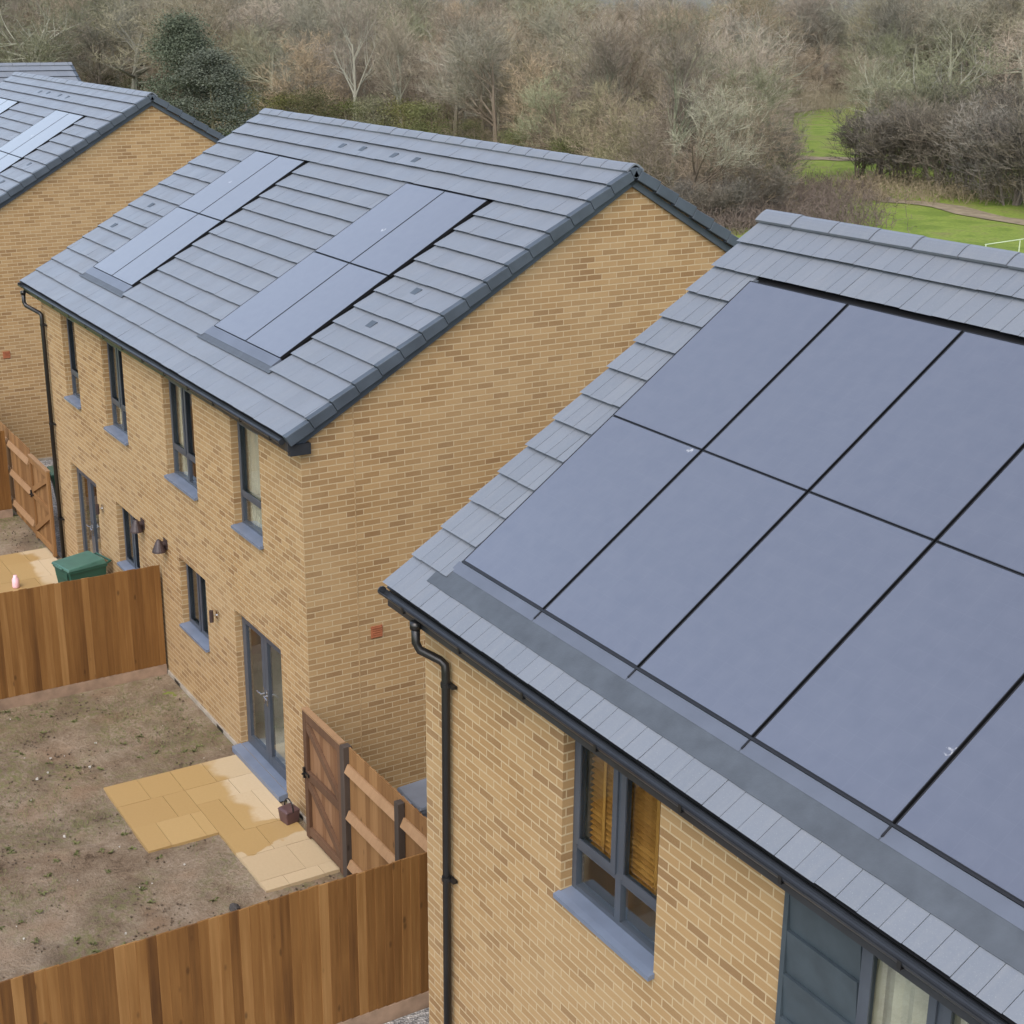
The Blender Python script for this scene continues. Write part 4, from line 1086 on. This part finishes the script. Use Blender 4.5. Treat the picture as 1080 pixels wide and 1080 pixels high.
tag(lf.build('woodland_floor', M['litter']), kind='structure')

# ------------------------------------------------------------------ light
W = bpy.data.worlds.new('World'); S.world = W; W.use_nodes = True
nt = W.node_tree; nt.nodes.clear()
sk = nt.nodes.new('ShaderNodeTexSky'); sk.sky_type = 'NISHITA'; sk.sun_disc = False
sk.sun_elevation = R(52); sk.sun_rotation = R(137); sk.air_density = 1.0; sk.dust_density = 3.5; sk.ozone_density = 1.0
hs = nt.nodes.new('ShaderNodeHueSaturation'); hs.inputs['Saturation'].default_value = .78
bg = nt.nodes.new('ShaderNodeBackground'); bg.inputs[1].default_value = .15; ow = nt.nodes.new('ShaderNodeOutputWorld')
tc = nt.nodes.new('ShaderNodeTexCoord'); mp = nt.nodes.new('ShaderNodeMapping'); mp.inputs['Scale'].default_value = (1, 1, 2.2)
cn = nt.nodes.new('ShaderNodeTexNoise'); cn.inputs['Scale'].default_value = 2.6; cn.inputs['Detail'].default_value = 5
cr_ = nt.nodes.new('ShaderNodeMapRange'); cr_.inputs['From Min'].default_value = .3; cr_.inputs['From Max'].default_value = .7; cr_.inputs['To Min'].default_value = .78; cr_.inputs['To Max'].default_value = 1.26
sz = nt.nodes.new('ShaderNodeSeparateXYZ'); el_ = nt.nodes.new('ShaderNodeMapRange'); el_.inputs['From Min'].default_value = .3; el_.inputs['From Max'].default_value = .85; el_.inputs['To Min'].default_value = 1.35; el_.inputs['To Max'].default_value = .9
mu_ = nt.nodes.new('ShaderNodeMath'); mu_.operation = 'MULTIPLY'; vm = nt.nodes.new('ShaderNodeVectorMath'); vm.operation = 'SCALE'
nt.links.new(tc.outputs['Generated'], mp.inputs[0]); nt.links.new(mp.outputs[0], cn.inputs['Vector']); nt.links.new(cn.outputs[0], cr_.inputs['Value'])
nt.links.new(tc.outputs['Generated'], sz.inputs[0]); nt.links.new(sz.outputs[2], el_.inputs['Value'])
nt.links.new(cr_.outputs[0], mu_.inputs[0]); nt.links.new(el_.outputs[0], mu_.inputs[1])
nt.links.new(sk.outputs[0], hs.inputs['Color']); nt.links.new(hs.outputs[0], vm.inputs[0]); nt.links.new(mu_.outputs[0], vm.inputs['Scale']); nt.links.new(vm.outputs[0], bg.inputs[0]); nt.links.new(bg.outputs[0], ow.inputs[0])
sl = bpy.data.lights.new('sun', 'SUN'); sl.energy = .8; sl.angle = R(50); sl.color = (1, .95, .88)
so = bpy.data.objects.new('sun', sl); COL.objects.link(so)
az = R(137); el = R(52); sd = Vector((math.sin(az)*math.cos(el), math.cos(az)*math.cos(el), math.sin(el)))
so.rotation_euler = sd.to_track_quat('Z', 'Y').to_euler(); so.location = (0, 0, 40)
S.view_settings.view_transform = 'Standard'; S.view_settings.look = 'None'; S.view_settings.exposure = .92; S.view_settings.gamma = 1
S.cycles.max_bounces = 4; S.cycles.diffuse_bounces = 3; S.cycles.glossy_bounces = 3; S.cycles.transparent_max_bounces = 8; S.cycles.caustics_reflective = False; S.cycles.caustics_refractive = False
